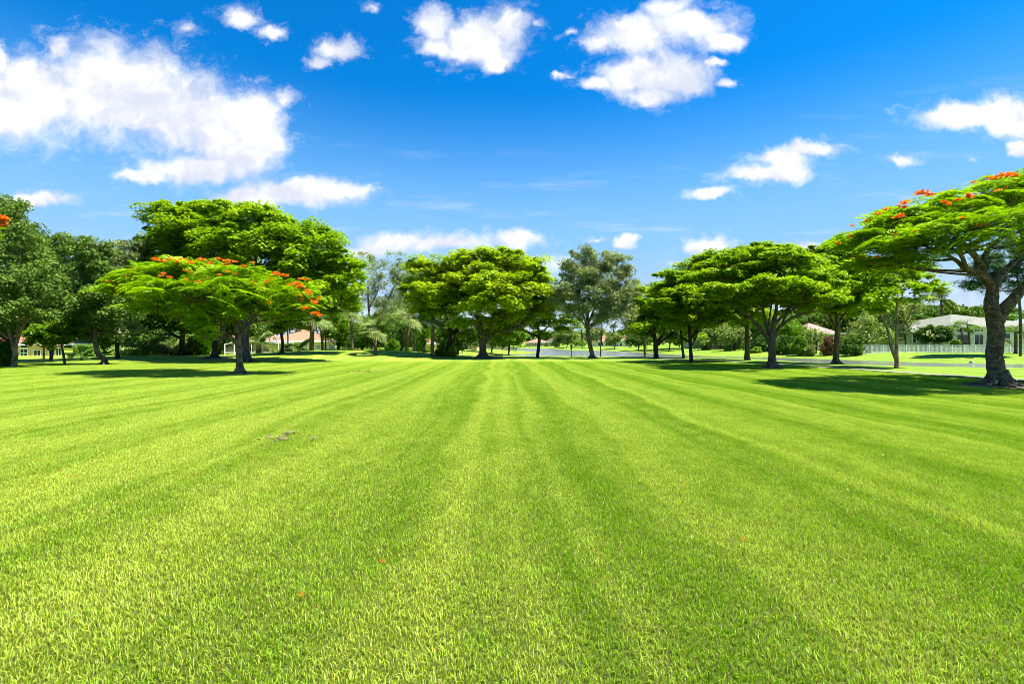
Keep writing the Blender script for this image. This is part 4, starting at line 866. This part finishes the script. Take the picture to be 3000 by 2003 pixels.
# across the lake
FK = "trees and bushes on the far shore of the lake"
def far(label, px, d, bl, leaf='willow', **k):
    k.setdefault('size', .5); k.setdefault('cr', 1.2); k.setdefault('per', 55); back(label, px, d, bl, leaf, group=FK, name="shore_tree", **k)
far("willowy pale tree on the far shore between the two tan and orange-roofed houses", 1660, 185, [(1655,985,26,16),(1640,1000,22,12),(1680,995,24,14),(1665,970,18,10)])
far("pale rounded tree in front of the far orange-roofed house", 1800, 150, [(1798,990,22,15),(1790,1000,16,8),(1810,985,14,10)], size=.4)
far("dark willowy tree right of the far orange-roofed house", 1870, 135, [(1865,990,30,18),(1880,1005,22,10),(1850,1000,20,10)], 'oak', size=.4)
far("small rounded tree in front of the far house behind the slanting oak trunk", 1760, 165, [(1748,975,24,20),(1735,990,14,14)], 'oakgrey', size=.4)
far("low yellow-green bush left of the slanting oak on the far shore", 1705, 170, [(1705,1004,18,6),(1690,1000,10,6)], 'hedge', size=.35)
far("pale bushy tree on the far bank behind the first umbrella tree", 1960, 118, [(1955,985,30,20),(1930,995,24,14),(1985,990,26,20)], size=.36)
far("pale bushy tree on the far bank left of the straight trunk", 2080, 110, [(2080,985,34,24),(2110,975,30,24),(2050,1000,26,14)], size=.36)
far("pale bushy tree on the far bank just left of the straight trunk", 2150, 100, [(2150,990,34,24),(2170,975,30,26),(2165,1010,22,8)], size=.36)
far("sunlit green tree standing back behind the low bushes of the far bank", 2110, 135, [(2100,950,60,30),(2170,945,50,30),(2040,960,50,30)], 'willow')
far("leafy green tree by the pink roof on the far bank", 2310, 92, [(2310,965,40,26),(2340,985,40,26),(2290,990,36,30)], 'deep', size=.3)
far("variegated cream-leaved tree left of the pink roof", 2390, 84, [(2390,985,26,24),(2365,1000,22,16)], 'willow', size=.28)
far("big willowy tree on the far bank left of the white fence", 2545, 80, [(2545,960,40,26),(2580,985,34,26),(2510,985,36,26),(2530,1005,40,14)], 'willow', size=.3)
far("tall willowy tree between the pale twin stems and the olive house", 2650, 88, [(2632,925,32,38),(2648,955,16,30),(2612,985,26,28)], 'willow', size=.32)
far("dark round tree above the left end of the olive house's roof", 2700, 140, [(2700,920,60,22),(2760,915,60,20),(2640,930,40,22)], 'oak', size=.45)
far("dark tree behind the olive house's ridge", 2840, 140, [(2840,920,70,22),(2920,920,60,24)], 'oak', size=.45)
far("dark tree standing far behind the third umbrella tree's fork", 2330, 125, [(2300,940,60,34),(2380,930,60,34),(2240,960,50,30)], 'oak', size=.42)
far("dark tree bulk behind the second umbrella tree, over the far bank", 2060, 128, [(2040,920,70,40),(1980,950,60,40),(2100,930,60,50),(1920,970,40,30)], 'oak', size=.42)
far("bright tree behind the straight trunk between the umbrella trees", 2200, 112, [(2190,960,60,40),(2230,940,50,40),(2170,985,40,30)], 'deep', size=.4)
far("tall dark tree behind the fourth umbrella tree's trunk", 2450, 105, [(2440,940,60,40),(2500,930,60,40),(2400,960,50,36),(2540,950,40,30)], 'oak', size=.4)
far("yellow-green feathery tree behind the pale twin stems", 2590, 96, [(2590,930,50,30),(2640,905,50,26),(2560,950,40,30)], 'willow', size=.34)
far("dark tree group over the far bank between the first and second umbrella trunks", 1990, 150, [(1985,960,50,30),(1940,975,50,24),(2030,965,40,30)], 'deep', size=.45)
# hazy line of trees beyond the houses
HZL = ["far tree line clump left of the tan house", "far tree line clump above the tan house's left roof", "far tree line clump above the tan house's gable", "far tree line clump between tan and orange roofs", "far tree line clump above the orange roof's left part",
       "far tree line clump above the orange roof's right part", "far tree line clump left of the first umbrella trunk", "far tree line clump behind the first umbrella trunk", "far tree line clump right of the second umbrella trunk", "far tree line clump behind the straight umbrella trunk"]
for i, lb in enumerate(HZL):
    px = 1470 + i*82; back(lb, px, 300, [(px,985,52,13),(px-30,990,36,10),(px+34,980,34,12)], 'oak', cr=2.2, per=40, size=1.0, group="hazy tree line beyond the lake houses", name="distant_tree")
# small plants, hedges
hedge("low clipped hedge below the windows of the orange-roofed house, right end", 955, 1045, 1020, 60, 12)
hedge("low clipped hedge behind the standalone fan palm", 1045, 1130, 1020, 61, 12)
hedge("short hedge block at the foot of the porch's dark-trunked tree", 806, 846, 1028, 56, 10)
hedge("tall bright hedge right of the peach house", 236, 276, 1040, 53, 36)
hedge("bright green hedge behind the straight-trunked oak left of the flame tree", 345, 385, 1045, 52, 32)
bush("shrub", "round dark green shrub left of the bright hedge's palms", 395, 1045, 51, 16, 22, 'hedge', size=.15)
bush("shrub", "round bright shrub under the date palm fronds", 418, 1050, 47, 12, 20, 'deep', size=.14)
bush("shrub", "broad bright bush between the two drooping date palms", 575, 1040, 52, 34, 34, 'deep', size=.2)
bush("shrub", "dark leafy shrub on the ridge right of the standalone fan palm", 1150, 1036, 54, 20, 22, 'deep', size=.18)
bush("shrub", "low bright shrub row in front of the tan wall behind the leaning palm", 1235, 1026, 74, 24, 11, 'hedge', size=.2)
bush("shrub", "leafy vine shrub at the foot of the dark forked trunk", 1292, 1046, 48.5, 14, 26, 'deep', size=.16)
bush("shrub", "sprawling leafy shrub right of the dark forked trunk", 1325, 1046, 48.5, 10, 20, 'deep', size=.14)
SB = "shrubs along the far bank on the right"
for lb, px, py, d, rx, ry, lf in [
  ("clipped round dark bush on the far bank below the pale willowy trees", 2068, 1012, 112, 9, 12, 'deep'),
  ("low bright shrub on the far bank left of the straight trunk", 2133, 1014, 100, 11, 12, 'hedge'),
  ("dark spreading shrub on the far bank right of the straight trunk", 2225, 1020, 92, 26, 28, 'dark'),
  ("dark dense shrub on the far bank under the third umbrella tree's fork", 2300, 1026, 86, 34, 34, 'dark'),
  ("broad-leaved bright shrub on the far bank below the pink roof", 2340, 1026, 82, 24, 36, 'deep'),
  ("bronze-leaved shrub left of the fourth umbrella tree's trunk", 2430, 1026, 79, 20, 36, 'redleaf'),
  ("black-green shrub mass just right of the fourth umbrella tree's trunk", 2495, 1034, 76, 32, 34, 'dark'),
  ("low shadowed shrub left of the third umbrella tree's trunk", 2215, 1022, 90, 16, 10, 'hedge'),
  ("small flowering shrub between the third and fourth umbrella trunks", 2375, 1030, 80, 14, 20, 'willow')]:
    bush("shrub", lb, px, py, d, rx, ry, lf, size=.26, group=SB)
# flowering round tree before the olive house, palms there
tree("frangipani_tree", "low round cream-flowered tree in front of the olive house", (2735, 80),
  [(2735,975,36,22),(2712,985,22,18),(2760,980,22,20),(2735,992,38,12)], [[(2737,1030,0,.12),(2737,1010,0,.1),(2735,980,0,.06)],[(2737,1012,0,.08),(2722,990,0,.05)]], 'dark', 'barkd', cr=.6, per=80, size=.26, cover=1.5)
fr = bpy.data.objects["frangipani_tree"]
for k in range(38):
    a = rng.uniform(0, 2*np.pi); r = rng.uniform(.2, 1.0)
    p = W(2735+38*r*math.cos(a), 978-20*abs(math.sin(a))*r+6, 80-2.0*rng.random()); d3 = rdir(6)
    pos = p + d3*.14; nm = unit(rdir(6)+np.array([0,-1,.6])); aa = unit(np.cross(nm, rdir(6))); bb = np.cross(nm, aa)
    link("flower_cluster", quadmesh("flower_cluster", pos, aa*.09, bb*.08), 'flowerw', fr)
feather_palm("slender left palm of the pair before the olive house's glass doors", 2822, 960, 79, .13, 16, 2.0, 1.1, 'palmg', "feather_palm", lean=-7, group="garden palms at the olive house", npair=14, lw=.035)
feather_palm("slender right palm of the pair before the olive house's glass doors", 2842, 950, 79, .14, 16, 2.2, 1.1, 'palmg', "feather_palm", lean=-8, group="garden palms at the olive house", npair=14, lw=.035)
feather_palm("tall coconut palm rising above the trees behind the olive house", 2757, 875, 112, .25, 38, 4.0, 1.0, 'palm', "coconut_palm", lw=.08, npair=18, upmin=-.5, upmax=1.3)
feather_palm("palm with drooping head between the flame tree's trunk and the frame edge", 2975, 970, 72, .2, 26, 2.6, 1.2, 'palmg', "feather_palm", lw=.035)
feather_palm("bushy palm at the right frame edge beyond the white fence", 3010, 930, 74, .2, 26, 2.8, 1.1, 'palmg', "feather_palm", lw=.04)
feather_palm("small palm head left of the coconut palm, above the far trees", 2700, 925, 120, .2, 18, 2.8, 1.0, 'palmg', "feather_palm", lw=.05)
feather_palm("short cycad with stiff fronds by the olive house's right window", 2962, 1010, 80, .2, 20, 1.8, .7, 'palm', "cycad", lw=.035)
bush("shrub", "bright low shrub behind the white fence, left of the glass doors", 2798, 1010, 81, 14, 12, 'hedge', size=.2, z=W(0, 1014, 81)[2])

# ------------------------------------------------------------------ houses
def window(root, x0, x1, y, z0, z1, mull=1, rows=1, frame='white', name="window", t=0.09):
    f = MB(); f.box(x0-t, x0, y-.08, y+.02, z0-t, z1+t).box(x1, x1+t, y-.08, y+.02, z0-t, z1+t).box(x0, x1, y-.08, y+.02, z0-t, z0).box(x0, x1, y-.08, y+.02, z1, z1+t)
    for i in range(1, mull): xm = x0+(x1-x0)*i/mull; f.box(xm-t*.4, xm+t*.4, y-.07, y+.01, z0, z1)
    for i in range(1, rows): zm = z0+(z1-z0)*i/rows; f.box(x0, x1, y-.065, y+.005, zm-t*.4, zm+t*.4)
    wnd = f.build(name, frame, root)
    g = MB(); g.box(x0, x1, y-.035, y-.02, z0, z1); o = g.build("pane", 'glass', None); o.parent = wnd
    o.location = (0, 0, 0); return wnd
def hip_roof(root, x0, x1, y0, y1, ze, zr, mat, ov=.5, inset=None, gable=False, fascia='white'):
    x0 -= ov; x1 += ov; y0 -= ov; y1 += ov; ins = inset if inset is not None else min((x1-x0), (y1-y0))*.5*.98; ym = (y0+y1)/2
    if gable: xm = (x0+x1)/2; a, b = (xm, y0, zr), (xm, y1, zr)
    else: a, b = (x0+ins, ym, zr), (x1-ins, ym, zr)
    m = MB(); p = [(x0, y0, ze), (x1, y0, ze), (x1, y1, ze), (x0, y1, ze)]
    if gable: m.poly(p[0], a, b, p[3]); m.poly(p[1], p[2], b, a)
    else: m.poly(p[0], p[1], b, a); m.poly(p[2], p[3], a, b); m.poly(p[3], p[0], a); m.poly(p[1], p[2], b)
    r = m.build("roof", mat, root)
    f = MB(); f.box(x0-.02, x1+.02, y0-.02, y0+.03, ze-.24, ze-.004).box(x0-.02, x0+.03, y0+.03, y1, ze-.24, ze-.004).box(x1-.03, x1+.02, y0+.03, y1, ze-.24, ze-.004).box(x0+.04, x1-.04, y0+.04, y1, ze-.10, ze-.03)
    if gable: f.poly((x0+ov, y0+ov*.9, ze), (x1-ov, y0+ov*.9, ze), (a[0], y0+ov*.9, zr-ov*.5))
    f.build("fascia", fascia, root); return r
def house(name, label, px0, px1, d, zf, hw, hr, depth, wall, roof, wins=(), inset=None, parts=None, gable=False, fascia='white', cat="house"):
    """wins: (px0,px1,py_top,py_bottom,mull,rows,name)"""
    x0, x1 = W(px0, 0, d)[0], W(px1, 0, d)[0]
    root = empty(name, ((x0+x1)/2, d, zf), label, cat)
    MB().box(x0, x1, d, d+depth, zf-1.2, zf+hw-.1).build("wall", wall, root)
    hip_roof(root, x0, x1, d, d+depth, zf+hw, zf+hr, roof, inset=inset, gable=gable, fascia=fascia)
    for q in wins:
        a = W(q[0], q[3], d); b = W(q[1], q[2], d); window(root, a[0], b[0], d-.02, a[2], b[2], q[4] if len(q) > 4 else 1, q[5] if len(q) > 5 else 1, name=q[6] if len(q) > 6 else "window")
    return root
# peach house at the left
h = house("peach_house", "peach stucco house with red tiled roof behind the left oaks", -60, 192, 56, W(0,1045,56)[2], 1.62, 2.7, 9, 'peach', 'redtile',
  [(60,79,1021,1043,2,2,"door"),(60,79,1010,1016,1,1),(99,118,1025,1044,2,1,"door"),(145,151,1020,1035),(167,181,1020,1043,2,1,"door"),(2,22,1024,1040,2,1)])
h2 = house("peach_house_wing", "pale right wing of the peach house with one white-framed window", 193, 235, 54.5, W(0,1045,54.5)[2], 1.58, 2.5, 7, 'cream', 'redtile', [(205,217,1019,1033,2,1)])
for o_ in (h2,):    # the wing belongs to the same house: its parts move under it
    for ch in list(o_.children):
        dl = Vector(o_.location) - Vector(h.location); ch.parent = h; ch.location = Vector(ch.location) + dl
    bpy.data.objects.remove(o_)
def face(h, px, k=1.0):
    th = math.atan((px-1500)/F)*k; h.rotation_euler = (0, 0, -th)
    h.scale = (math.cos(th), 1, 1)
face(h, 90)
# orange-roofed house
zf = W(0, 1026, 66)[2]
h = house("orange_roof_house", "low white house with big orange tiled roof behind the ridge", 790, 985, 66, zf, 1.45, 3.0, 11, 'cream', 'orangetile',
  [(892,899,1011,1019,2,2),(927,938,1010,1020,2,2),(965,976,1010,1019,2,2)], inset=5.5)
h2 = house("side", "x", 680, 830, 68, zf, 1.75, 3.2, 9, 'peach', 'orangetile', [(752,766,1013,1030,2,1,"door"),(715,730,1013,1030,2,1,"door"),(775,782,1012,1030,1,1,"door")])
for ch in list(h2.children):
    dl = Vector(h2.location) - Vector(h.location); ch.parent = h; ch.location = Vector(ch.location) + dl
bpy.data.objects.remove(h2)
face(h, 887)
# screened enclosure in front of it
d0 = 60.0; root = empty("screen_enclosure", tuple(W(770, 1030, d0)), "white-framed screened pool enclosure in front of the orange-roofed house", "pool enclosure"); encl = root
zb = W(0, 1033, d0)[2]; f = MB(); s = MB()
cols = [(662,1007),(688,1000),(716,1000),(737,1001),(770,998),(797,1003),(816,1003),(845,1003),(862,1004)]
PX = [W(a, 0, d0)[0] for a, b in cols]; PT = [W(0, b, d0)[2] for a, b in cols]
for i, x in enumerate(PX): MB().box(x-.05, x+.05, d0-.05, d0+.05, zb-.4, PT[i]).build("post", 'white', root)
for i in range(len(PX)-1):
    f.bar((PX[i], d0, PT[i]), (PX[i+1], d0, PT[i+1]), .055); f.bar((PX[i], d0, zb+.12), (PX[i+1], d0, zb+.12), .06)
    f.bar((PX[i], d0, PT[i]), (PX[i], d0+5.5, PT[i]+.5), .05); s.poly((PX[i], d0+.06, zb), (PX[i+1], d0+.06, zb), (PX[i+1], d0+.06, PT[i+1]-.05), (PX[i], d0+.06, PT[i]-.05))
for a, b, c in [(716, 737, 770), (797, 816, 862)]:
    pk = W(b, 988, d0+1); f.bar(W(a, 1003, d0), pk, .06); f.bar(pk, W(c, 1003, d0), .06); f.bar(pk, W(b+30, 986, d0+5), .06); f.bar(pk, W(b, 1004, d0), .05)
f.build("frame", 'white', root); s.build("screen", 'screen', root)
face(encl, 770)
# tan house glimpses at the centre left
house("tan_house", "tan house glimpsed behind the leaning palm and the centre trees", 1205, 1262, 95, W(0,1028,95)[2], 1.7, 2.6, 8, 'tan', 'orangetile', [(1222,1228,1010,1020)])
house("pink_house", "pale pink house corner behind the bench tree", 1345, 1398, 105, W(0,1026,105)[2], 2.0, 3.2, 8, 'peach', 'redtile', [(1362,1370,1014,1022,2,1)])
# houses across the lake
zt = W(0, 1012.5, 215)[2]
h = house("lake_house", "tan lake house with three tall white windows under a gable", 1543, 1610, 215, zt, 1.7, 3.5, 12, 'tan', 'orangetile', [(1549,1553,1002,1009),(1557,1561,1002,1009),(1567,1572,1001.5,1009),(1585,1592,1003,1009,3,1,"door")])
h2 = house("side", "x", 1606, 1636, 209, zt, 2.05, 3.6, 12, 'tan', 'orangetile', [(1608.5,1612.5,999.5,1007,1,2),(1614.5,1618.5,999.5,1007,1,2),(1620.5,1624.5,999.5,1007,1,2),(1630,1633,1003,1006.5)], gable=True)
for ch in list(h2.children):
    dl = Vector(h2.location) - Vector(h.location); ch.parent = h; ch.location = Vector(ch.location) + dl
bpy.data.objects.remove(h2)
zt = W(0, 1012.5, 200)[2]
h = house("lake_house", "long lake house with salmon-red roofs and a shaded patio", 1745, 1812, 200, zt, 2.1, 4.8, 12, 'cream', 'redtile', [(1751,1766,1002,1011,4,1,"door"),(1774,1790,1000,1010,3,1,"door")])
for a, b, dd, hw, hr in [(1694, 1716, 205, 1.9, 3.6), (1812, 1856, 196, 2.7, 5.3)]:
    h2 = house("side", "x", a, b, dd, zt, hw, hr, 11, 'cream', 'redtile' if a > 1700 else 'pinktile', [(a+4, a+10, 1003, 1010)])
    for ch in list(h2.children):
        dl = Vector(h2.location) - Vector(h.location); ch.parent = h; ch.location = Vector(ch.location) + dl
    bpy.data.objects.remove(h2)
house("pink_roof_house", "house with salmon pink roof behind the far bank shrubs", 2365, 2455, 98, W(0,1020,98)[2], 3.1, 5.4, 9, 'peach', 'pinktile', [(2395,2440,982,1000,3,1)])
house("pink_roof_house", "small house with a pale pink roof left of the third umbrella trunk", 2190, 2262, 125, W(0,1016,125)[2], 3.3, 5.6, 9, 'cream', 'pinktile', [(2205,2220,995,1005,2,1)])
house("white_house", "pale house glimpsed behind the bushy trees of the far bank", 2030, 2140, 140, W(0,1012,140)[2], 2.8, 4.6, 9, 'cream', 'greytile', [(2095,2103,997,1009,2,1,"door")])
# olive house at the right
zo = W(0, 1017, 88)[2]
h = house("olive_house", "stucco house with olive-shaded left wing, ribbed grey-green tile roof beyond the white fence", 2628, 2780, 88, zo, 2.95, 5.85, 16, 'olive', 'greytile', [(2674,2683,979,1001,1,2)], inset=8.2, fascia='cream')
h2 = house("side", "x", 2782, 3080, 83.5, zo, 3.8, 6.3, 18, 'cream', 'greytile', [(2803,2837,979,1008,2,1,"door"),(2803,2837,964,971,2,1),(2855,2880,979,1008,2,1,"door"),(2855,2880,962,970,1,1),(2941,2958,976,1006,1,2),(2941,2958,961,968,1,1)], inset=9, fascia='cream')
for ch in list(h2.children):
    dl = Vector(h2.location) - Vector(h.location); ch.parent = h; ch.location = Vector(ch.location) + dl
bpy.data.objects.remove(h2)
c_ = MB(); a = W(2775, 0, 81.5)[0]; c_.box(a, a+.45, 81.2, 81.65, zo-1, zo+3.6); c_.build("column", 'cream', h)
# white picket-style aluminium fence
fx0, fx1 = W(2520, 0, 77)[0], W(3060, 0, 77)[0]
fence = empty("metal_fence", ((fx0+fx1)/2, 77, W(0,1034,77)[2]), "white metal picket fence along the far bank before the olive house", "fence")
n = 17; X = np.linspace(fx0, fx1, n); zg = [hz(x, 77) for x in X]
zt_ = W(0, 1009.5, 77)[2]
for i, x in enumerate(X): MB().box(x-.045, x+.045, 76.955, 77.045, zg[i]-.2, zt_+.04).build("post", 'white', fence)
for i in range(n-1):
    m = MB(); 
    for k in range(1, 14): xx = X[i]+(X[i+1]-X[i])*k/14; m.box(xx-.022, xx+.022, 76.985, 77.015, zg[i]+.05, zt_-.03)
    m.box(X[i]+.046, X[i+1]-.046, 76.97, 77.03, zt_-.03, zt_+.02).box(X[i]+.046, X[i+1]-.046, 76.97, 77.03, zg[i]+.08, zg[i]+.13); m.build("panel", 'white', fence)
# grey wooden fence beyond the bench, dark fence bits behind the far bank
def slat_fence(label, px0, px1, d, ph, mat, pyb=None, step=.16, dz=0.0, d2=None):
    d2 = d2 or d; a = W(px0, 0, d); b = W(px1, 0, d2); n = max(2, int(math.hypot(b[0]-a[0], d2-d)/2.2)); z = hz((a[0]+b[0])/2, (d+d2)/2)
    r = empty("wooden_fence", ((a[0]+b[0])/2, (d+d2)/2, z), label, "fence")
    for i in range(n):
        p = np.array((a[0], d))+(np.array((b[0], d2))-np.array((a[0], d)))*i/n; q = np.array((a[0], d))+(np.array((b[0], d2))-np.array((a[0], d)))*(i+1)/n; m = MB(); L = np.linalg.norm(q-p); kk = int(L/step)
        for k in range(kk):
            c = p+(q-p)*(k+.5)/kk; zz = hz(c[0], c[1]); m.box(c[0]-step*.42, c[0]+step*.42, c[1]-.015, c[1]+.015, zz-.1, zz+ph*rng.uniform(.96, 1.02))
        m.box(p[0], q[0], min(p[1], q[1])+.02, max(p[1], q[1])+.06, z+ph*.7, z+ph*.78); m.build("panel", mat, r)
        MB().box(p[0]-.06, p[0]+.06, p[1]+.07, p[1]+.19, z-.2, z+ph*1.03).build("post", mat, r)
slat_fence("weathered grey wooden fence beyond the bench near the lake inlet", 1380, 1515, 118, .95, 'greywood')
slat_fence("dark low fence behind the bushes on the far bank", 2055, 2165, 116, .9, 'wood')
# ------------------------------------------------------------------ bench, sign post, bird
bx = W(1453.5, 0, 49)[0]; by = 49.0; bz = hz(bx, by)
bench = empty("park_bench", (bx, by, bz), "dark wooden park bench facing the lake beside the centre tree", "bench")
wv = 37/2*49/F
zt1 = W(0, 1034.5, by)[2]
for i, z_ in enumerate((zt1-.10, zt1-.21, zt1-.31)): MB().box(-wv+bx, wv+bx, by-.02, by+.02, z_, z_+.085).build("back_slat", 'wood', bench)
MB().box(bx-wv, bx+wv, by+.03, by+.45, zt1-.42, zt1-.38).build("seat", 'wood', bench)
for xx in (-wv+.02, 0, wv-.02):
    MB().box(bx+xx-.035, bx+xx+.035, by-.06, by-.022, bz-.1, zt1+.01).build("leg", 'wood', bench)
    MB().box(bx+xx-.035, bx+xx+.035, by+.38, by+.44, bz-.1, zt1-.42).build("leg", 'wood', bench)
for xx in (-wv-.03, wv-.03): MB().box(bx+xx, bx+xx+.06, by-.02, by+.45, zt1-.2, zt1-.16).build("armrest", 'wood', bench)
dx = 50.5; a = W(1674, 1046, dx); sp_ = empty("sign_post", (a[0], dx, hz(a[0], dx)), "small dark wooden sign box on a thin post at the lake edge", "sign post")
MB().tube([(a[0], dx, hz(a[0], dx)-.2), (a[0], dx, W(0, 1022, dx)[2])], [.035, .03], 7).build("post", 'metal', sp_)
b = MB(); c = W(1674, 1022, dx)[2]; e = W(1674, 1008, dx)[2]; b.box(a[0]-.09, a[0]+.09, dx-.08, dx+.06, c, e); b.build("sign_box", 'wood', sp_)
MB().box(a[0]-.12, a[0]+.12, dx-.12, dx+.09, e+.003, e+.05).build("lid", 'wood', sp_)
# water bird on the far edge of the canal
p = W(2846, 1067, 56); bd = empty("water_bird", (p[0], 56, WZ), "large white bird with a dark wing at the far water's edge", "bird")
o3 = np.array((p[0], 56, WZ+.16)); S = .9
pts = [(-.46,0,.06),(-.36,0,.05),(-.2,0,.05),(0,0,.06),(.16,0,.10),(.26,0,.20),(.31,0,.34),(.34,0,.44),(.39,0,.47),(.44,0,.46)]; rad = [.015,.06,.13,.16,.14,.075,.05,.055,.06,.03]
MB().tube([o3+np.array(q)*S for q in pts], [r*S for r in rad], 12).build("body", 'feather', bd, smooth=True)
MB().tube([o3+np.array(q)*S for q in [(.44,0,.455),(.50,0,.44),(.54,0,.43)]], [.025*S,.018*S,.006], 6).build("bill", 'yellow', bd)
MB().tube([o3+np.array(q)*S for q in [(-.42,-.10,.12),(-.25,-.13,.15),(-.05,-.14,.14),(.1,-.11,.12)]], [.015,.06,.065,.02], 8).build("wing", 'featherd', bd, smooth=True)
# red chair behind the fence
def chair(label, px, py, d, mat, s=1.0):
    a = W(px, py, d); z = hz(a[0], d); r = empty("garden_chair", (a[0], d, z), label, "chair"); x = a[0]; z = a[2]-.45*s
    MB().box(x-.28*s, x+.28*s, d, d+.5*s, z+.38*s, z+.43*s).build("seat", mat, r)
    for k in range(5): MB().box(x-.27*s+k*.11*s, x-.19*s+k*.11*s, d+.52*s, d+.55*s, z+.45*s, z+1.0*s).build("back_slat", mat, r)
    for i in (-1, 1):
        MB().box(x+i*.31*s-.035, x+i*.31*s+.035, d-.1, d+.55*s, z+.62*s, z+.66*s).build("armrest", mat, r)
        for j in (0, .46*s): MB().box(x+i*.3*s-.03, x+i*.3*s+.03, d+j, d+j+.05, z-.3, z+.62*s).build("leg", mat, r)
chair("red slatted garden chair behind the white fence's left end", 2552, 1018, 79, 'red', 1.25)
# play set at the left of the tan lake house
ps = W(1534, 1010, 212); r = empty("play_set", tuple(ps), "yellow and red play set left of the tan lake house", "play set")
x, y, z = ps
for i in (-1, 1):
    for j in (0, 1.2): MB().box(x+i*.8-.08, x+i*.8+.08, y+j, y+j+.16, z-.6, z+1.4).build("post", 'yellow', r)
MB().box(x-.9, x+.9, y-.1, y+1.4, z+.35, z+.45).build("deck", 'yellow', r)
MB().poly((x-1.0, y-.2, z+1.4), (x+1.0, y-.2, z+1.4), (x+1.0, y+.65, z+2.0), (x-1.0, y+.65, z+2.0)).poly((x-1.0, y+1.5, z+1.4), (x+1.0, y+1.5, z+1.4), (x+1.0, y+.65, z+2.0), (x-1.0, y+.65, z+2.0)).build("roof", 'red', r)
m = MB(); m.poly((x+.9, y+.2, z+.42), (x+.9, y+.9, z+.42), (x+2.6, y+.9, z-.5), (x+2.6, y+.2, z-.5)); m.box(x+.9, x+.95, y+.1, y+1, z+.3, z+.7); m.build("slide", 'red', r)
# mulch rings
def mulch(label, px, d, rad):
    x = (px-1500)*d/F; m = MB(); n = 26; z = hz(x, d); ring = [(x+rad*rng.uniform(.85, 1.1)*math.cos(2*math.pi*k/n), d+rad*rng.uniform(.85, 1.1)*math.sin(2*math.pi*k/n)) for k in range(n)]
    for k in range(n):
        a, b = ring[k], ring[(k+1) % n]; m.poly((x, d, z+.10), (a[0], a[1], hz(*a)+.02), (b[0], b[1], hz(*b)+.02))
    o = m.build("mulch", 'mulch', None); tag(o, label, "mulch", kind='stuff')
mulch("brown mulch ring under the centre tree beside the bench", 1415, 47.5, 1.9)
mulch("brown mulch ring under the shadowed trunk of the broad bright tree", 628, 43, 1.5)
mulch("brown mulch around the roots of the huge flame tree", 2925, 17.4, 1.15)
mulch("brown mulch under the third umbrella tree", 2262, 29.5, .8)
# worn, leaf-strewn soil close round the bigger trunks
# fallen leaves and petals on the lawn
def litter(label, px, py, n, rx, ry, mat='dry', L=.075, ang0=0):
    d = CH*F/(py-1000); c = W(px, py, d); c[2] = 0.030
    pos = c + np.stack([rng.normal(0, rx, n), rng.normal(0, ry, n), rng.uniform(0, .035, n)], -1)
    nm = unit(rdir(n)*.4+np.array([0, 0, 1])); a = unit(np.cross(nm, rdir(n))); b = np.cross(nm, a); l = L*rng.uniform(.6, 1.3, (n, 1))
    o = link("fallen_leaves", quadmesh("fallen_leaves", pos, a*l, b*l*.42), mat, None); tag(o, label, "leaf litter", kind='stuff'); return o
litter("pile of dry curled leaves on the left foreground lawn", 835, 1285, 34, .16, .14, L=.05)
litter("upper right part of the dry leaf pile", 862, 1272, 18, .09, .07, L=.05)
litter("few dry leaves lying right of the leaf pile", 920, 1289, 7, .05, .05, L=.05)
litter("dry leaf and twig bits farther out on the left lawn", 1068, 1088, 30, .38, .7, L=.11)
litter("single small brown leaf right of the leaf pile", 1091, 1278, 2, .02, .02, 'mulch', .04)
litter("dry leaves scattered at the roots of the huge flame tree", 2935, 1140, 26, .9, .35, L=.05)
litter("sparse dry leaves lying in the shade of the left flame tree", 690, 1096, 60, 2.2, 1.3, L=.06)
litter("sparse orange petals lying in the shade of the left flame tree", 640, 1097, 60, 2.6, 1.4, 'flower', .03)
litter("sparse orange petals lying left of the huge flame tree's roots", 2800, 1140, 50, 1.6, 1.0, 'flower', .022)
PT = [(742,1355),(175,1385),(107,1423),(575,1398),(123,1357),(882,1760),(2001,1430),(2177,1594),(1120,1660),(214,1404)]
for i, (px, py) in enumerate(PT):
    d = CH*F/(py-1000); c = W(px, py, d); m = MB(); q = .011
    for k in range(4):
        a = k*math.pi/2 + rng.uniform(-.3, .3); m.poly((c[0], d, .045), (c[0]+q*1.4*math.cos(a-.4), d+q*1.4*math.sin(a-.4), .05), (c[0]+q*2*math.cos(a), d+q*2*math.sin(a), .047), (c[0]+q*1.4*math.cos(a+.4), d+q*1.4*math.sin(a+.4), .052))
    o = m.build("fallen_petal", 'flower', None); tag(o, "small orange flower petal lying on the mown lawn", "petal", "orange petals dropped on the lawn")
